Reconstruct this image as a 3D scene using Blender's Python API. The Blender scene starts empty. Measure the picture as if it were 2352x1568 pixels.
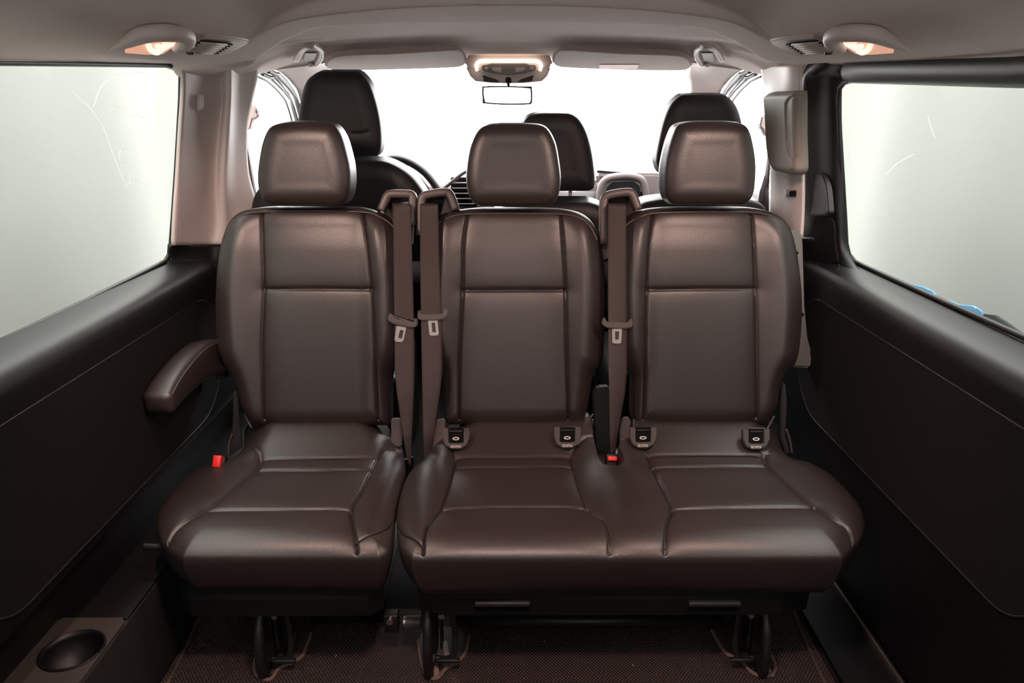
import bpy, bmesh, math, random
import numpy as np
from mathutils import Vector, Matrix
random.seed(4)
SC = bpy.context.scene
COL = SC.collection

# ------------------------------------------------------------------ camera
F = 1700.0
PITCH = math.atan(544.0/1700.0)
YAW = 6.0/1785.0
CAM = np.array([0.0, 0.0, 1.30])
cd = bpy.data.cameras.new('camera'); cam = bpy.data.objects.new('camera', cd); COL.objects.link(cam)
cd.sensor_width = 36.0; cd.lens = F/2352.0*36.0; cd.clip_start = 0.02; cd.clip_end = 60
cam.location = CAM.tolist(); cam.rotation_euler = (math.pi/2-PITCH, 0, -YAW)
SC.camera = cam
# ------------------------------------------------------------------ world, lights, exposure
w = bpy.data.worlds.new('world'); SC.world = w; w.use_nodes = True
w.node_tree.nodes['Background'].inputs[0].default_value = (1.0, 0.985, 0.97, 1)
w.node_tree.nodes['Background'].inputs[1].default_value = 14.0
SC.view_settings.view_transform = 'Standard'; SC.view_settings.look = 'None'
SC.view_settings.exposure = 0.0; SC.view_settings.gamma = 1.0; SC.view_settings.use_curve_mapping = False
SC.cycles.max_bounces = 10; SC.cycles.diffuse_bounces = 5; SC.cycles.transparent_max_bounces = 12
SC.cycles.sample_clamp_indirect = 4.0

def portal(name, loc, rot, sx, sy):
    l = bpy.data.lights.new(name, 'AREA'); l.shape = 'RECTANGLE'; l.size = sx; l.size_y = sy; l.energy = 1
    l.cycles.is_portal = True
    o = bpy.data.objects.new(name, l); COL.objects.link(o); o.location = loc; o.rotation_euler = rot
    return o
portal('daylight_portal', (0, 3.12, 1.24), (math.radians(-62), 0, 0), 1.75, 0.98)
portal('daylight_portal', (0, -0.84, 1.18), (math.radians(90), 0, 0), 1.64, .45)

# ------------------------------------------------------------------ projection of photo points onto real surfaces
cp, sp = math.cos(PITCH), math.sin(PITCH)
def ray(px, py):
    u = (px-1176.0)/F; v = (784.0-py)/F
    x, y, z = u, cp+v*sp, -sp+v*cp
    return np.array([x*math.cos(YAW)+y*math.sin(YAW), -x*math.sin(YAW)+y*math.cos(YAW), z])
def hY(px, py, Y):
    d = ray(px, py); return CAM+d*(Y/d[1])
def hX(px, py, X):
    d = ray(px, py); return CAM+d*(X/d[0])
def hZ(px, py, Z):
    d = ray(px, py); return CAM+d*((Z-CAM[2])/d[2])
def hP(px, py, O, N):
    d = ray(px, py); return CAM+d*(np.dot(np.asarray(O)-CAM, N)/np.dot(d, N))

# ------------------------------------------------------------------ materials
MATS = {}
def mat(name, col, rough=0.6, metal=0.0, spec=0.5, bump=None, coat=0.0, emis=None, estr=0.0, var=0.0, vscale=6.0):
    m = bpy.data.materials.new(name); m.use_nodes = True; MATS[name] = m
    nt = m.node_tree; b = nt.nodes['Principled BSDF']
    b.inputs['Base Color'].default_value = (*col, 1); b.inputs['Roughness'].default_value = rough
    b.inputs['Metallic'].default_value = metal; b.inputs['Specular IOR Level'].default_value = spec
    b.inputs['Coat Weight'].default_value = coat
    if emis: b.inputs['Emission Color'].default_value = (*emis, 1); b.inputs['Emission Strength'].default_value = estr
    tc = nt.nodes.new('ShaderNodeTexCoord')
    if var > 0:
        n = nt.nodes.new('ShaderNodeTexNoise'); n.inputs['Scale'].default_value = vscale; n.inputs['Detail'].default_value = 5
        nt.links.new(tc.outputs['Object'], n.inputs['Vector'])
        r = nt.nodes.new('ShaderNodeMixRGB'); r.blend_type = 'MIX'
        r.inputs[1].default_value = (*[c*(1-var) for c in col], 1); r.inputs[2].default_value = (*[min(1, c*(1+var)) for c in col], 1)
        nt.links.new(n.outputs['Fac'], r.inputs[0]); nt.links.new(r.outputs[0], b.inputs['Base Color'])
    if bump:
        kind, scale, strength, dist = bump
        if kind == 'voronoi':
            t = nt.nodes.new('ShaderNodeTexVoronoi'); t.feature = 'SMOOTH_F1'; out = 'Distance'; t.inputs['Scale'].default_value = scale
        elif kind == 'wave':
            t = nt.nodes.new('ShaderNodeTexWave'); out = 'Fac'; t.inputs['Scale'].default_value = scale; t.inputs['Distortion'].default_value = 1.5
            t.bands_direction = 'DIAGONAL'
        else:
            t = nt.nodes.new('ShaderNodeTexNoise'); out = 'Fac'; t.inputs['Scale'].default_value = scale; t.inputs['Detail'].default_value = 3
        nt.links.new(tc.outputs['Object'], t.inputs['Vector'])
        bn = nt.nodes.new('ShaderNodeBump'); bn.inputs['Strength'].default_value = strength; bn.inputs['Distance'].default_value = dist
        nt.links.new(t.outputs[out], bn.inputs['Height']); nt.links.new(bn.outputs['Normal'], b.inputs['Normal'])
    return m
LEATHER = mat('black_brown_leather', (0.022, 0.0150, 0.0145), 0.40, spec=0.72, bump=('voronoi', 620, 0.32, 0.0009), var=0.10)
LEATHER2 = mat('front_seat_leather', (0.013, 0.0115, 0.013), 0.5, spec=0.45, bump=('voronoi', 620, 0.2, 0.0008))
PIPING = mat('seam_piping', (0.05, 0.038, 0.036), 0.4)
BLACK = mat('black_trim_plastic', (0.0045, 0.0045, 0.005), 0.45, spec=0.36, bump=('noise', 900, 0.25, 0.0006))
DARK = mat('dark_grey_plastic', (0.018, 0.0175, 0.018), 0.5, spec=0.45, bump=('noise', 900, 0.25, 0.0006))
INSERT = mat('dark_door_fabric', (0.0075, 0.0075, 0.008), 0.75, spec=0.15, bump=('noise', 700, 0.4, 0.001))
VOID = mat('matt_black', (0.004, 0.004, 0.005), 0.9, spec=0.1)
HEAD = mat('taupe_headliner', (0.72, 0.61, 0.575), 0.9, spec=0.2, bump=('noise', 1200, 0.3, 0.0006), var=0.04, vscale=3)
TAUPE = mat('taupe_plastic', (0.60, 0.51, 0.485), 0.5, spec=0.4, bump=('noise', 900, 0.15, 0.0005))
VIS = mat('grey_taupe_visor', (0.46, 0.36, 0.335), 0.85)
COVER = mat('olive_taupe_cover', (0.23, 0.20, 0.175), 0.5, spec=0.4)
GUIDE = mat('belt_guide_plastic', (0.075, 0.058, 0.056), 0.42, spec=0.5)
GREYP = mat('grey_seat_shell', (0.13, 0.125, 0.115), 0.5, spec=0.4)
WEB = mat('seat_belt_webbing', (0.044, 0.029, 0.028), 0.55, spec=0.6, bump=('wave', 260, 0.6, 0.001), var=0.35, vscale=260)
SEAM = mat('dark_seam_thread', (0.008, 0.006, 0.006), 0.7, spec=0.2)
METAL = mat('brushed_metal', (0.42, 0.38, 0.37), 0.42, metal=1.0)
DMETAL = mat('dark_painted_metal', (0.010, 0.0095, 0.0095), 0.45, spec=0.45)
RED = mat('red_buckle', (0.75, 0.02, 0.02), 0.35, emis=None)
WHITEINK = mat('white_print', (0.60, 0.54, 0.52), 0.6)
SOCK = mat('brown_socket_plastic', (0.028, 0.021, 0.020), 0.55, spec=0.4)
FLOORM = mat('dark_carpet', (0.013, 0.0115, 0.011), 0.95, spec=0.1, bump=('noise', 300, 0.6, 0.003))
BIND = mat('tan_binding', (0.16, 0.10, 0.08), 0.8)
BINDD = mat('brown_mat_edge', (0.07, 0.045, 0.038), 0.8)
PLATE = mat('worn_metal_floor_plate', (0.30, 0.20, 0.17), 0.5, var=0.3, vscale=20)
CONC = mat('pale_concrete', (0.78, 0.77, 0.74), 0.9, var=0.05)
LEDGE = mat('grey_brown_ledge', (0.042, 0.036, 0.032), 0.6)
DASH = mat('dash_soft_plastic', (0.10, 0.088, 0.09), 0.42, spec=0.5, bump=('noise', 600, 0.3, 0.0008))
DASHLIT = mat('dash_painted_lit', (0.30, 0.25, 0.25), 0.5)  # paler copy of the dash plastic, reflected daylight put into the colour
RUBBER = mat('black_rubber', (0.008, 0.008, 0.009), 0.5)
BLUE = mat('blue_plastic', (0.10, 0.30, 0.55), 0.5, var=0.15, vscale=25)
MIRR = mat('mirror_glass', (0.92, 0.92, 0.92), 0.02, metal=1.0)
LED = mat('lit_led_strip', (1, 0.9, 0.8), 0.5, emis=(1.0, 0.86, 0.72), estr=2.6)
LAMPG = mat('lit_lens_and_hook_glow', (1, 0.8, 0.65), 0.5, emis=(1.0, 0.80, 0.68), estr=1.0)  # lamp lens, also the painted glow of the coat hook
LAMPC = mat('lamp_recess_lens', (0.6, 0.4, 0.3), 0.6, emis=(1.0, 0.48, 0.32), estr=0.60)
LABELM = mat('visor_label', (0.85, 0.50, 0.42), 0.6, bump=('noise', 200, 0.4, 0.001), var=0.1, vscale=90)

def woven():
    m = mat('woven_rubber_mat', (0.060, 0.038, 0.034), 0.5, spec=0.5)
    nt = m.node_tree; b = nt.nodes['Principled BSDF']
    tc = nt.nodes.new('ShaderNodeTexCoord'); sep = nt.nodes.new('ShaderNodeSeparateXYZ'); nt.links.new(tc.outputs['Object'], sep.inputs[0])
    def mth(op, a, c=None):
        n = nt.nodes.new('ShaderNodeMath'); n.operation = op
        for i, v in enumerate((a, c)):
            if v is None: continue
            if isinstance(v, (int, float)): n.inputs[i].default_value = v
            else: nt.links.new(v, n.inputs[i])
        return n.outputs[0]
    k = 2*math.pi/0.017
    p = mth('ADD', sep.outputs[0], mth('MULTIPLY', sep.outputs[1], 0.75)); q = mth('SUBTRACT', sep.outputs[0], mth('MULTIPLY', sep.outputs[1], 0.75))
    h = mth('MULTIPLY', mth('SINE', mth('MULTIPLY', p, k)), mth('SINE', mth('MULTIPLY', q, k)))
    h = mth('ABSOLUTE', h)
    mix = nt.nodes.new('ShaderNodeMixRGB'); mix.inputs[1].default_value = (0.012, 0.008, 0.008, 1); mix.inputs[2].default_value = (0.10, 0.060, 0.054, 1)
    nt.links.new(h, mix.inputs[0]); nt.links.new(mix.outputs[0], b.inputs['Base Color'])
    bn = nt.nodes.new('ShaderNodeBump'); bn.inputs['Strength'].default_value = 0.8; bn.inputs['Distance'].default_value = 0.004
    nt.links.new(h, bn.inputs['Height']); nt.links.new(bn.outputs['Normal'], b.inputs['Normal'])
    return m
MATW = woven()

def glass(name, tint, gl=0.05):
    m = bpy.data.materials.new(name); m.use_nodes = True; nt = m.node_tree; nt.nodes.clear()
    o = nt.nodes.new('ShaderNodeOutputMaterial'); t = nt.nodes.new('ShaderNodeBsdfTransparent'); g = nt.nodes.new('ShaderNodeBsdfGlossy')
    t.inputs[0].default_value = (*tint, 1); g.inputs['Roughness'].default_value = 0.03
    mx = nt.nodes.new('ShaderNodeMixShader'); mx.inputs[0].default_value = gl
    nt.links.new(t.outputs[0], mx.inputs[1]); nt.links.new(g.outputs[0], mx.inputs[2]); nt.links.new(mx.outputs[0], o.inputs[0])
    return m
GTINT = glass('tinted_glass', (0.46, 0.475, 0.45), 0.015)
GCLEAR = glass('clear_glass', (0.95, 0.96, 0.96), 0.03)
GREAR = glass('rear_glass', (0.36, 0.36, 0.35), 0.02)
CURT = mat('grey_white_curtain', (0.235, 0.239, 0.231), 0.85, spec=0.2, var=0.03, vscale=1.5)

# ------------------------------------------------------------------ object helpers
def link_mesh(name, verts, faces, material, parent=None, smooth=True):
    me = bpy.data.meshes.new(name); me.from_pydata([tuple(map(float, v)) for v in verts], [], faces); me.validate(); me.update()
    bm = bmesh.new(); bm.from_mesh(me); bmesh.ops.recalc_face_normals(bm, faces=bm.faces); bm.to_mesh(me); bm.free()
    if smooth: me.polygons.foreach_set('use_smooth', [True]*len(me.polygons))
    me.materials.append(material)
    o = bpy.data.objects.new(name, me); COL.objects.link(o)
    if parent is not None: attach(o, parent)
    return o
def attach(o, parent):
    o.parent = parent
    M = Matrix.Identity(4); p = parent
    while p is not None:
        M = Matrix.LocRotScale(p.location, p.rotation_euler, p.scale) @ M; p = p.parent
    o.matrix_parent_inverse = M.inverted() if parent.parent is None else (parent_world(parent)).inverted()
def parent_world(p):
    M = Matrix.LocRotScale(p.location, p.rotation_euler, p.scale)
    if p.parent is None: return M
    return parent_world(p.parent) @ p.matrix_parent_inverse @ M
def from_bm(name, bm, material, parent=None, smooth=True, angle=40):
    bmesh.ops.recalc_face_normals(bm, faces=bm.faces)
    me = bpy.data.meshes.new(name); bm.to_mesh(me); bm.free()
    if smooth:
        me.polygons.foreach_set('use_smooth', [True]*len(me.polygons))
        me.set_sharp_from_angle(angle=math.radians(angle))
    me.materials.append(material)
    o = bpy.data.objects.new(name, me); COL.objects.link(o)
    if parent is not None: attach(o, parent)
    return o
def thing(name, label, cat, loc, group=None):
    o = bpy.data.objects.new(name, None); COL.objects.link(o); o.location = [float(c) for c in loc]; o.empty_display_size = 0.05
    return tag(o, label, cat, group)
def tag(o, label, cat, group=None):
    o['label'] = label; o['category'] = cat
    if group: o['group'] = group
    return o
def struct(o, label=None, cat=None):
    o['kind'] = 'structure'
    if label: o['label'] = label
    if cat: o['category'] = cat
    return o
def solid(o, t, off=-1, bev=0.0):
    m = o.modifiers.new('solid', 'SOLIDIFY'); m.thickness = t; m.offset = off
    if bev > 0:
        b = o.modifiers.new('bevel', 'BEVEL'); b.width = bev; b.segments = 2; b.limit_method = 'ANGLE'; b.angle_limit = math.radians(50)
    return o
def surf(name, rows, material, parent=None, thick=0, off=0, smooth=True, close=False):
    n = len(rows[0]); V = [p for r in rows for p in r]; Fc = []
    for j in range(len(rows)-1):
        for i in range(n-1 + (1 if close else 0)):
            Fc.append((j*n+i, j*n+(i+1) % n, (j+1)*n+(i+1) % n, (j+1)*n+i))
    o = link_mesh(name, V, Fc, material, parent, smooth)
    if thick: solid(o, thick, off)
    return o
def cr(pts, k=8, closed=False):
    P = np.array(pts, float); n = len(P); out = []
    rng = range(n) if closed else range(n-1)
    for i in rng:
        if closed: p0, p1, p2, p3 = P[(i-1) % n], P[i], P[(i+1) % n], P[(i+2) % n]
        else: p0, p1, p2, p3 = P[max(i-1, 0)], P[i], P[i+1], P[min(i+2, n-1)]
        for q in range(k):
            t = q/k
            out.append(0.5*((2*p1)+(-p0+p2)*t+(2*p0-5*p1+4*p2-p3)*t*t+(-p0+3*p1-3*p2+p3)*t**3))
    if not closed: out.append(P[-1])
    return np.array(out)
def tube(name, pts, r, material, parent=None, k=6, seg=10, flat=1.0, smoothpath=True, up=None, caps=True, radii=None, sq=1.0):
    P = cr(pts, k) if smoothpath else np.array(pts, float)
    n = len(P); V = []; Fc = []
    T = np.gradient(P, axis=0); T /= (np.linalg.norm(T, axis=1)[:, None]+1e-9)
    ref = np.array(up if up is not None else (0, -0.98, 0.2), float)
    for i in range(n):
        t = T[i]; a = np.cross(t, ref)
        if np.linalg.norm(a) < 1e-3: a = np.cross(t, (1, 0, 0.1))
        a /= np.linalg.norm(a); b = np.cross(t, a)
        rr = r if radii is None else np.interp(i/(n-1), np.linspace(0, 1, len(radii)), radii)
        for s in range(seg):
            th = 2*math.pi*(s+0.5)/seg; c, q = math.cos(th), math.sin(th)
            c = math.copysign(abs(c)**sq, c); q = math.copysign(abs(q)**sq, q)
            V.append(P[i]+a*rr*c+b*rr*flat*q)
    for i in range(n-1):
        for s in range(seg):
            Fc.append((i*seg+s, i*seg+(s+1) % seg, (i+1)*seg+(s+1) % seg, (i+1)*seg+s))
    if caps: Fc.append(tuple(range(seg))); Fc.append(tuple((n-1)*seg+s for s in range(seg)))
    return link_mesh(name, V, Fc, material, parent)
def box(name, c, s, material, parent=None, bev=0.004, rot=(0, 0, 0), taper=1.0):
    bm = bmesh.new(); bmesh.ops.create_cube(bm, size=1.0)
    for v in bm.verts:
        f = taper if v.co.z > 0 else 1.0
        v.co = Vector((v.co.x*s[0]*f, v.co.y*s[1]*f, v.co.z*s[2]))
    if bev > 0: bmesh.ops.bevel(bm, geom=bm.edges[:], offset=min(bev, min(s)*0.45), segments=3, affect='EDGES', profile=0.5)
    R = Matrix.Translation(Vector([float(q) for q in c])) @ Matrix.Rotation(rot[2], 4, 'Z') @ Matrix.Rotation(rot[1], 4, 'Y') @ Matrix.Rotation(rot[0], 4, 'X')
    bmesh.ops.transform(bm, matrix=R, verts=bm.verts)
    return from_bm(name, bm, material, parent)
def cyl(name, a, b, r, material, parent=None, seg=24, bev=0.001, r2=None):
    a, b = Vector([float(q) for q in a]), Vector([float(q) for q in b]); d = b-a
    bm = bmesh.new(); bmesh.ops.create_cone(bm, cap_ends=True, segments=seg, radius1=r, radius2=r if r2 is None else r2, depth=d.length)
    if bev: bmesh.ops.bevel(bm, geom=[e for e in bm.edges if e.calc_face_angle(0) > 0.8], offset=bev, segments=2, affect='EDGES')
    M = Matrix.Translation((a+b)/2) @ d.to_track_quat('Z', 'Y').to_matrix().to_4x4()
    bmesh.ops.transform(bm, matrix=M, verts=bm.verts)
    return from_bm(name, bm, material, parent)
def prism(name, pts, ext, material, parent=None, bev=0.002, hole=None):
    """3-D outline pushed along ext; optional hole outline with the same number of points."""
    ext = Vector([float(q) for q in ext]); bm = bmesh.new()
    A = [bm.verts.new(Vector([float(q) for q in p])) for p in pts]; B = [bm.verts.new(v.co+ext) for v in A]; n = len(A)
    for i in range(n): bm.faces.new((A[i], A[(i+1) % n], B[(i+1) % n], B[i]))
    if hole is None:
        bm.faces.new(A); bm.faces.new(B[::-1])
    else:
        C = [bm.verts.new(Vector([float(q) for q in p])) for p in hole]; D = [bm.verts.new(v.co+ext) for v in C]
        for i in range(n):
            j = (i+1) % n
            bm.faces.new((C[i], D[i], D[j], C[j])); bm.faces.new((A[i], C[i], C[j], A[j])); bm.faces.new((B[i], B[j], D[j], D[i]))
    bmesh.ops.recalc_face_normals(bm, faces=bm.faces)
    if bev > 0:
        es = [e for e in bm.edges if len(e.link_faces) == 2 and e.calc_face_angle(0) > 0.7]
        bmesh.ops.bevel(bm, geom=es, offset=bev, segments=2, affect='EDGES')
    return from_bm(name, bm, material, parent)

class Frame:
    def __init__(s, O, A, B, N):
        s.O, s.A, s.B, s.N = [np.asarray(q, float) for q in (O, A, B, N)]
        for q in ('A', 'B', 'N'): setattr(s, q, getattr(s, q)/np.linalg.norm(getattr(s, q)))
    def loc(s, px, py, off=0.0):
        p = hP(px, py, s.O+s.N*off, s.N)-s.O
        return (float(np.dot(p, s.A)), float(np.dot(p, s.B)))
    def w(s, a, b, h=0.0): return s.O+s.A*a+s.B*b+s.N*h
    def hit(s, px, py, off=0.0): return hP(px, py, s.O+s.N*off, s.N)
def segdist(P, poly, closed=False):
    Q = np.asarray(poly, float)
    A = Q if closed else Q[:-1]; B = np.roll(Q, -1, 0) if closed else Q[1:]
    best = np.full(len(P), 1e9)
    for a, b in zip(A, B):
        d = b-a; L = (d*d).sum()+1e-12
        t = np.clip(((P-a)@d)/L, 0, 1); e = P-(a+t[:, None]*d)
        best = np.minimum(best, (e*e).sum(1))
    return np.sqrt(best)
def inside(P, poly):
    Q = np.asarray(poly, float); r = np.zeros(len(P), bool); j = len(Q)-1
    for i in range(len(Q)):
        xi, yi = Q[i]; xj, yj = Q[j]
        c = ((yi > P[:, 1]) != (yj > P[:, 1])) & (P[:, 0] < (xj-xi)*(P[:, 1]-yi)/(yj-yi+1e-12)+xi)
        r ^= c; j = i
    return r
def sst(x, a, b):
    t = np.clip((x-a)/(b-a), 0, 1); return t*t*(3-2*t)
def pad(name, fr, Lp, Rp, H, r, material, parent, seams=(), skirt=((0, .03), (.02, .05)), nx=150, ny=160, extra=None, sdepth=0.006, sw=0.0035,
        puff=0.006, pw=0.03, dents=(), backmat=None, k=8, thread=0.0013):
    """Upholstered pad: outline chains are photo points (top to bottom) laid on the frame's plane."""
    L = cr([fr.loc(*p) for p in Lp], k); R = cr([fr.loc(*p) for p in Rp], k)
    for C in (L, R):
        C[:, 1] = np.minimum.accumulate(C[:, 1]-np.arange(len(C))*1e-6)
    hi = min(L[0, 1], R[0, 1]); lo = max(L[-1, 1], R[-1, 1]); 
    poly = np.vstack([L, R[::-1]])
    def mixs(n):
        q = np.linspace(0, 1, n); return 0.45*q+0.55*(0.5-0.5*np.cos(math.pi*q))
    bs = lo+(hi-lo)*mixs(ny)
    al = np.interp(bs, L[::-1, 1], L[::-1, 0]); ar = np.interp(bs, R[::-1, 1], R[::-1, 0])
    s = mixs(nx)
    Ag = al[:, None]+(ar-al)[:, None]*s[None, :]; Bg = np.repeat(bs[:, None], nx, 1)
    P = np.stack([Ag.ravel(), Bg.ravel()], 1)
    outl = np.vstack([np.stack([al, bs], 1), np.stack([ar, bs], 1)[::-1]])
    SM = []
    for sm in seams:
        dep = sdepth; pf = puff
        if isinstance(sm, dict): dep = sm.get('d', sdepth); pf = sm.get('p', puff); sm = sm['s']
        SM.append((cr([fr.loc(px, py, H) for px, py in sm], 5), dep, pf))
    DN = [(np.array([fr.loc(px, py, H) for px, py in dn]), dd, soft) for dn, dd, soft in dents]
    def hf(P):
        d = segdist(P, outl, True)
        x = np.clip(d/r, 0, 1); h = H*np.sqrt(np.clip(1-(1-x)**2, 0, 1))
        if extra is not None: h = h+extra(P[:, 0], P[:, 1])*sst(d, 0, r*1.3)
        for C, dep, pf in SM:
            ds = segdist(P, C); h = h-(dep*np.exp(-(ds/sw)**2)+pf*np.exp(-(ds/pw)))*sst(d, 0, 0.012)
        for C, dd, soft in DN:
            ins = inside(P, C); ds = segdist(P, C, True)*np.where(ins, 1, -1); h = h-dd*sst(ds, -soft, soft)
        return h
    h = hf(P)
    V = list(fr.O+P[:, :1]*fr.A+P[:, 1:]*fr.B+h[:, None]*fr.N)
    Fc = [(j*nx+i, j*nx+i+1, (j+1)*nx+i+1, (j+1)*nx+i) for j in range(ny-1) for i in range(nx-1)]
    loop = [i for i in range(nx)]+[j*nx+nx-1 for j in range(1, ny)]+[(ny-1)*nx+i for i in range(nx-2, -1, -1)]+[j*nx for j in range(ny-2, 0, -1)]
    c = P.mean(0); prev = loop
    for ins_, dep in skirt:
        st = len(V)
        for i in loop:
            p = P[i]; v = c-p; L_ = np.linalg.norm(v)+1e-9; p2 = p+v/L_*ins_
            V.append(fr.O+p2[0]*fr.A+p2[1]*fr.B-dep*fr.N)
        cur = list(range(st, st+len(loop)))
        for m_ in range(len(loop)):
            n_ = (m_+1) % len(loop); Fc.append((prev[m_], cur[m_], cur[n_], prev[n_]))
        prev = cur
    Fc.append(tuple(prev))
    o = link_mesh(name, V, Fc, material, parent)
    if SM and thread:
        V = []; Fc = []
        for C, dep, pf in SM:
            ok = inside(C, outl); C = C[ok]
            if len(C) < 3: continue
            hh = hf(C)+thread*.9; Q = fr.O+C[:, :1]*fr.A+C[:, 1:]*fr.B+hh[:, None]*fr.N
            T = np.gradient(Q, axis=0); T /= np.linalg.norm(T, axis=1)[:, None]+1e-9
            S = np.cross(T, fr.N); S /= np.linalg.norm(S, axis=1)[:, None]+1e-9
            st = len(V)
            for q, sd in zip(Q, S):
                for m_ in range(6):
                    th = m_*math.pi/3; V.append(q+sd*thread*math.cos(th)+fr.N*thread*math.sin(th))
            for i_ in range(len(Q)-1):
                for m_ in range(6): Fc.append((st+i_*6+m_, st+i_*6+(m_+1) % 6, st+i_*6+6+(m_+1) % 6, st+i_*6+6+m_))
        if V: link_mesh('stitched_seam', V, Fc, SEAM, o)
    return o
def pxs(fr, pts, off=0.0): return [fr.hit(x, y, off) for x, y in pts]
def chain(pts, k=5, closed=True): return cr(pts, k, closed)

# ================================================================== THE SETTING
GROUND = box('floor_outside', (0, 2.5, -0.5), (12, 14, 0.06), CONC, bev=0); struct(GROUND, 'pale workshop floor outside the van', 'floor')
def plane_floor():
    o = box('floor', (0, 1.43, -0.03), (1.98, 4.98, 0.06), FLOORM, bev=0); struct(o, 'dark carpeted van floor', 'floor')
plane_floor()

# ceiling: one heightfield headliner
def W_(Y): return np.interp(Y, [-.8, 2.03, 2.15, 2.35, 2.52, 2.72], [.90, .876, .872, .80, .74, .615])
def ze_(Y): return np.interp(Y, [-.8, 1.35, 2.035, 2.07, 2.15, 2.34, 2.42, 2.52, 2.72], [1.345, 1.371, 1.398, 1.372, 1.362, 1.366, 1.388, 1.407, 1.432])
def zeR_(Y): return np.interp(Y, [-.8, 1.35, 2.035, 2.20, 2.25, 2.34, 2.42, 2.52, 2.72], [1.345, 1.371, 1.398, 1.400, 1.372, 1.368, 1.388, 1.407, 1.432])
def zc_(Y): return np.interp(Y, [-.8, 1.5, 2.3, 2.72], [1.475, 1.47, 1.472, 1.450])
def ycrease(ax): return np.interp(ax, [0, .40, .50, .57, .62, .70, .9], [1.69, 1.72, 1.80, 1.92, 2.03, 2.2, 2.25])
def ceil_z(X, Y):
    Wd = W_(Y); s = np.clip(np.abs(X)/Wd, 0, 1)
    zE = np.where(X > 0, zeR_(Y), ze_(Y)); z = zc_(Y)-(zc_(Y)-zE)*s**np.interp(Y, [2.0, 2.3], [3.2, 6.0])
    yl = 1.43+.12*np.minimum(np.abs(X)/.4, 1.4)**2; mk = 1-sst(np.abs(X), .22, .60)
    lens = sst(yl-Y, 0.0, 0.20)*0.060*mk
    step = np.where(Y < yl, 0.030*mk, 0)*sst(yl-Y, 0, 0.03)
    z = z+lens+step
    z = z-(0.007+.028*sst(np.abs(X), .40, .60))*sst(ycrease(np.abs(X))-Y, 0, 0.012+.05*sst(np.abs(X), .45, .6))*(1-sst(s, .80, 1))*sst(Y, 1.2, 1.7)
    return z
ys = np.unique(np.concatenate([np.linspace(-.8, 1.1, 24), np.linspace(1.1, 2.72, 150), np.linspace(1.38, 1.68, 90)]))
ss = np.linspace(-1, 1, 201)
rows = []
for Y in ys:
    X = ss*W_(Y); Z = ceil_z(X, np.full_like(X, Y))
    rows.append([(x, Y, z) for x, z in zip(X, Z)])
o = surf('ceiling', rows, HEAD, thick=0.012, off=1); struct(o, 'taupe fabric headliner of the van roof', 'ceiling')

# side walls: profile swept along the van
def sweep_wall(name, prof, y0, y1, n, material, sgn):
    P = cr(prof, 6); R = []
    for Y in np.linspace(y0, y1, n): R.append([(sgn*p[0], Y, p[1]) for p in P])
    return surf(name, R, material, thick=0.01, off=0)
profL = [(.985, .865), (.960, .862), (.925, .855), (.900, .845), (.886, .828), (.882, .80), (.882, .72), (.882, .60), (.884, .48), (.888, .42), (.91, .39), (.955, .37), (.97, .34), (.972, .255), (.972, .245)]
o = sweep_wall('wall_left', profL, -.8, 2.75, 40, BLACK, -1); struct(o, 'black lower side trim under the left window', 'wall'); WL = o
profR = [(.985, .865), (.960, .862), (.925, .855), (.900, .845), (.886, .828), (.882, .80), (.882, .72), (.882, .60), (.884, .48), (.89, .40), (.91, .30), (.93, .15), (.94, 0.0)]
o = sweep_wall('wall_right', profR, -.8, 2.75, 40, BLACK, 1); struct(o, 'black sliding door trim under the right window', 'wall'); WR = o
# door card inserts (raised fabric panels), kept as parts of the walls
for sgn, wall in ((-1, WL), (1, WR)):
    fr = Frame((sgn*.883, 1.5, .6), (0, 1 if sgn < 0 else -1, 0), (0, 0, 1), (-sgn, 0, 0))
    if sgn < 0:
        Lc = [(-1, 0)]; 
    y0, y1, z0, z1 = 1.02, 2.14, .435, .773
    pts = []
    def corner(cy, cz, r, a0, a1, n=8): return [(cy+r*math.cos(math.radians(a0+(a1-a0)*i/n)), cz+r*math.sin(math.radians(a0+(a1-a0)*i/n))) for i in range(n+1)]
    ring = corner(y1-.12, z1-.12, .12, 90, 0)+corner(y1-.2, z0+.2, .2, 0, -90)+corner(y0+.12, z0+.12, .12, 270, 180)+[(y0-.18, z1-.05)]+[(y0-.2, z1)]
    V = [(sgn*.8815, y, z) for y, z in ring]; bm = bmesh.new(); vs = [bm.verts.new(v) for v in V]; f = bm.faces.new(vs)
    r1 = bmesh.ops.inset_region(bm, faces=[f], thickness=0.012, depth=0)
    for v in f.verts: v.co.x -= sgn*0.006
    from_bm('door_panel_insert', bm, INSERT, wall, smooth=False)
    tube('panel_seam', [(sgn*.8765, y, z) for y, z in ring+[ring[0]]], .0022, DARK, wall, k=1, smoothpath=False, up=(1, 0, 0), seg=6)
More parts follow.
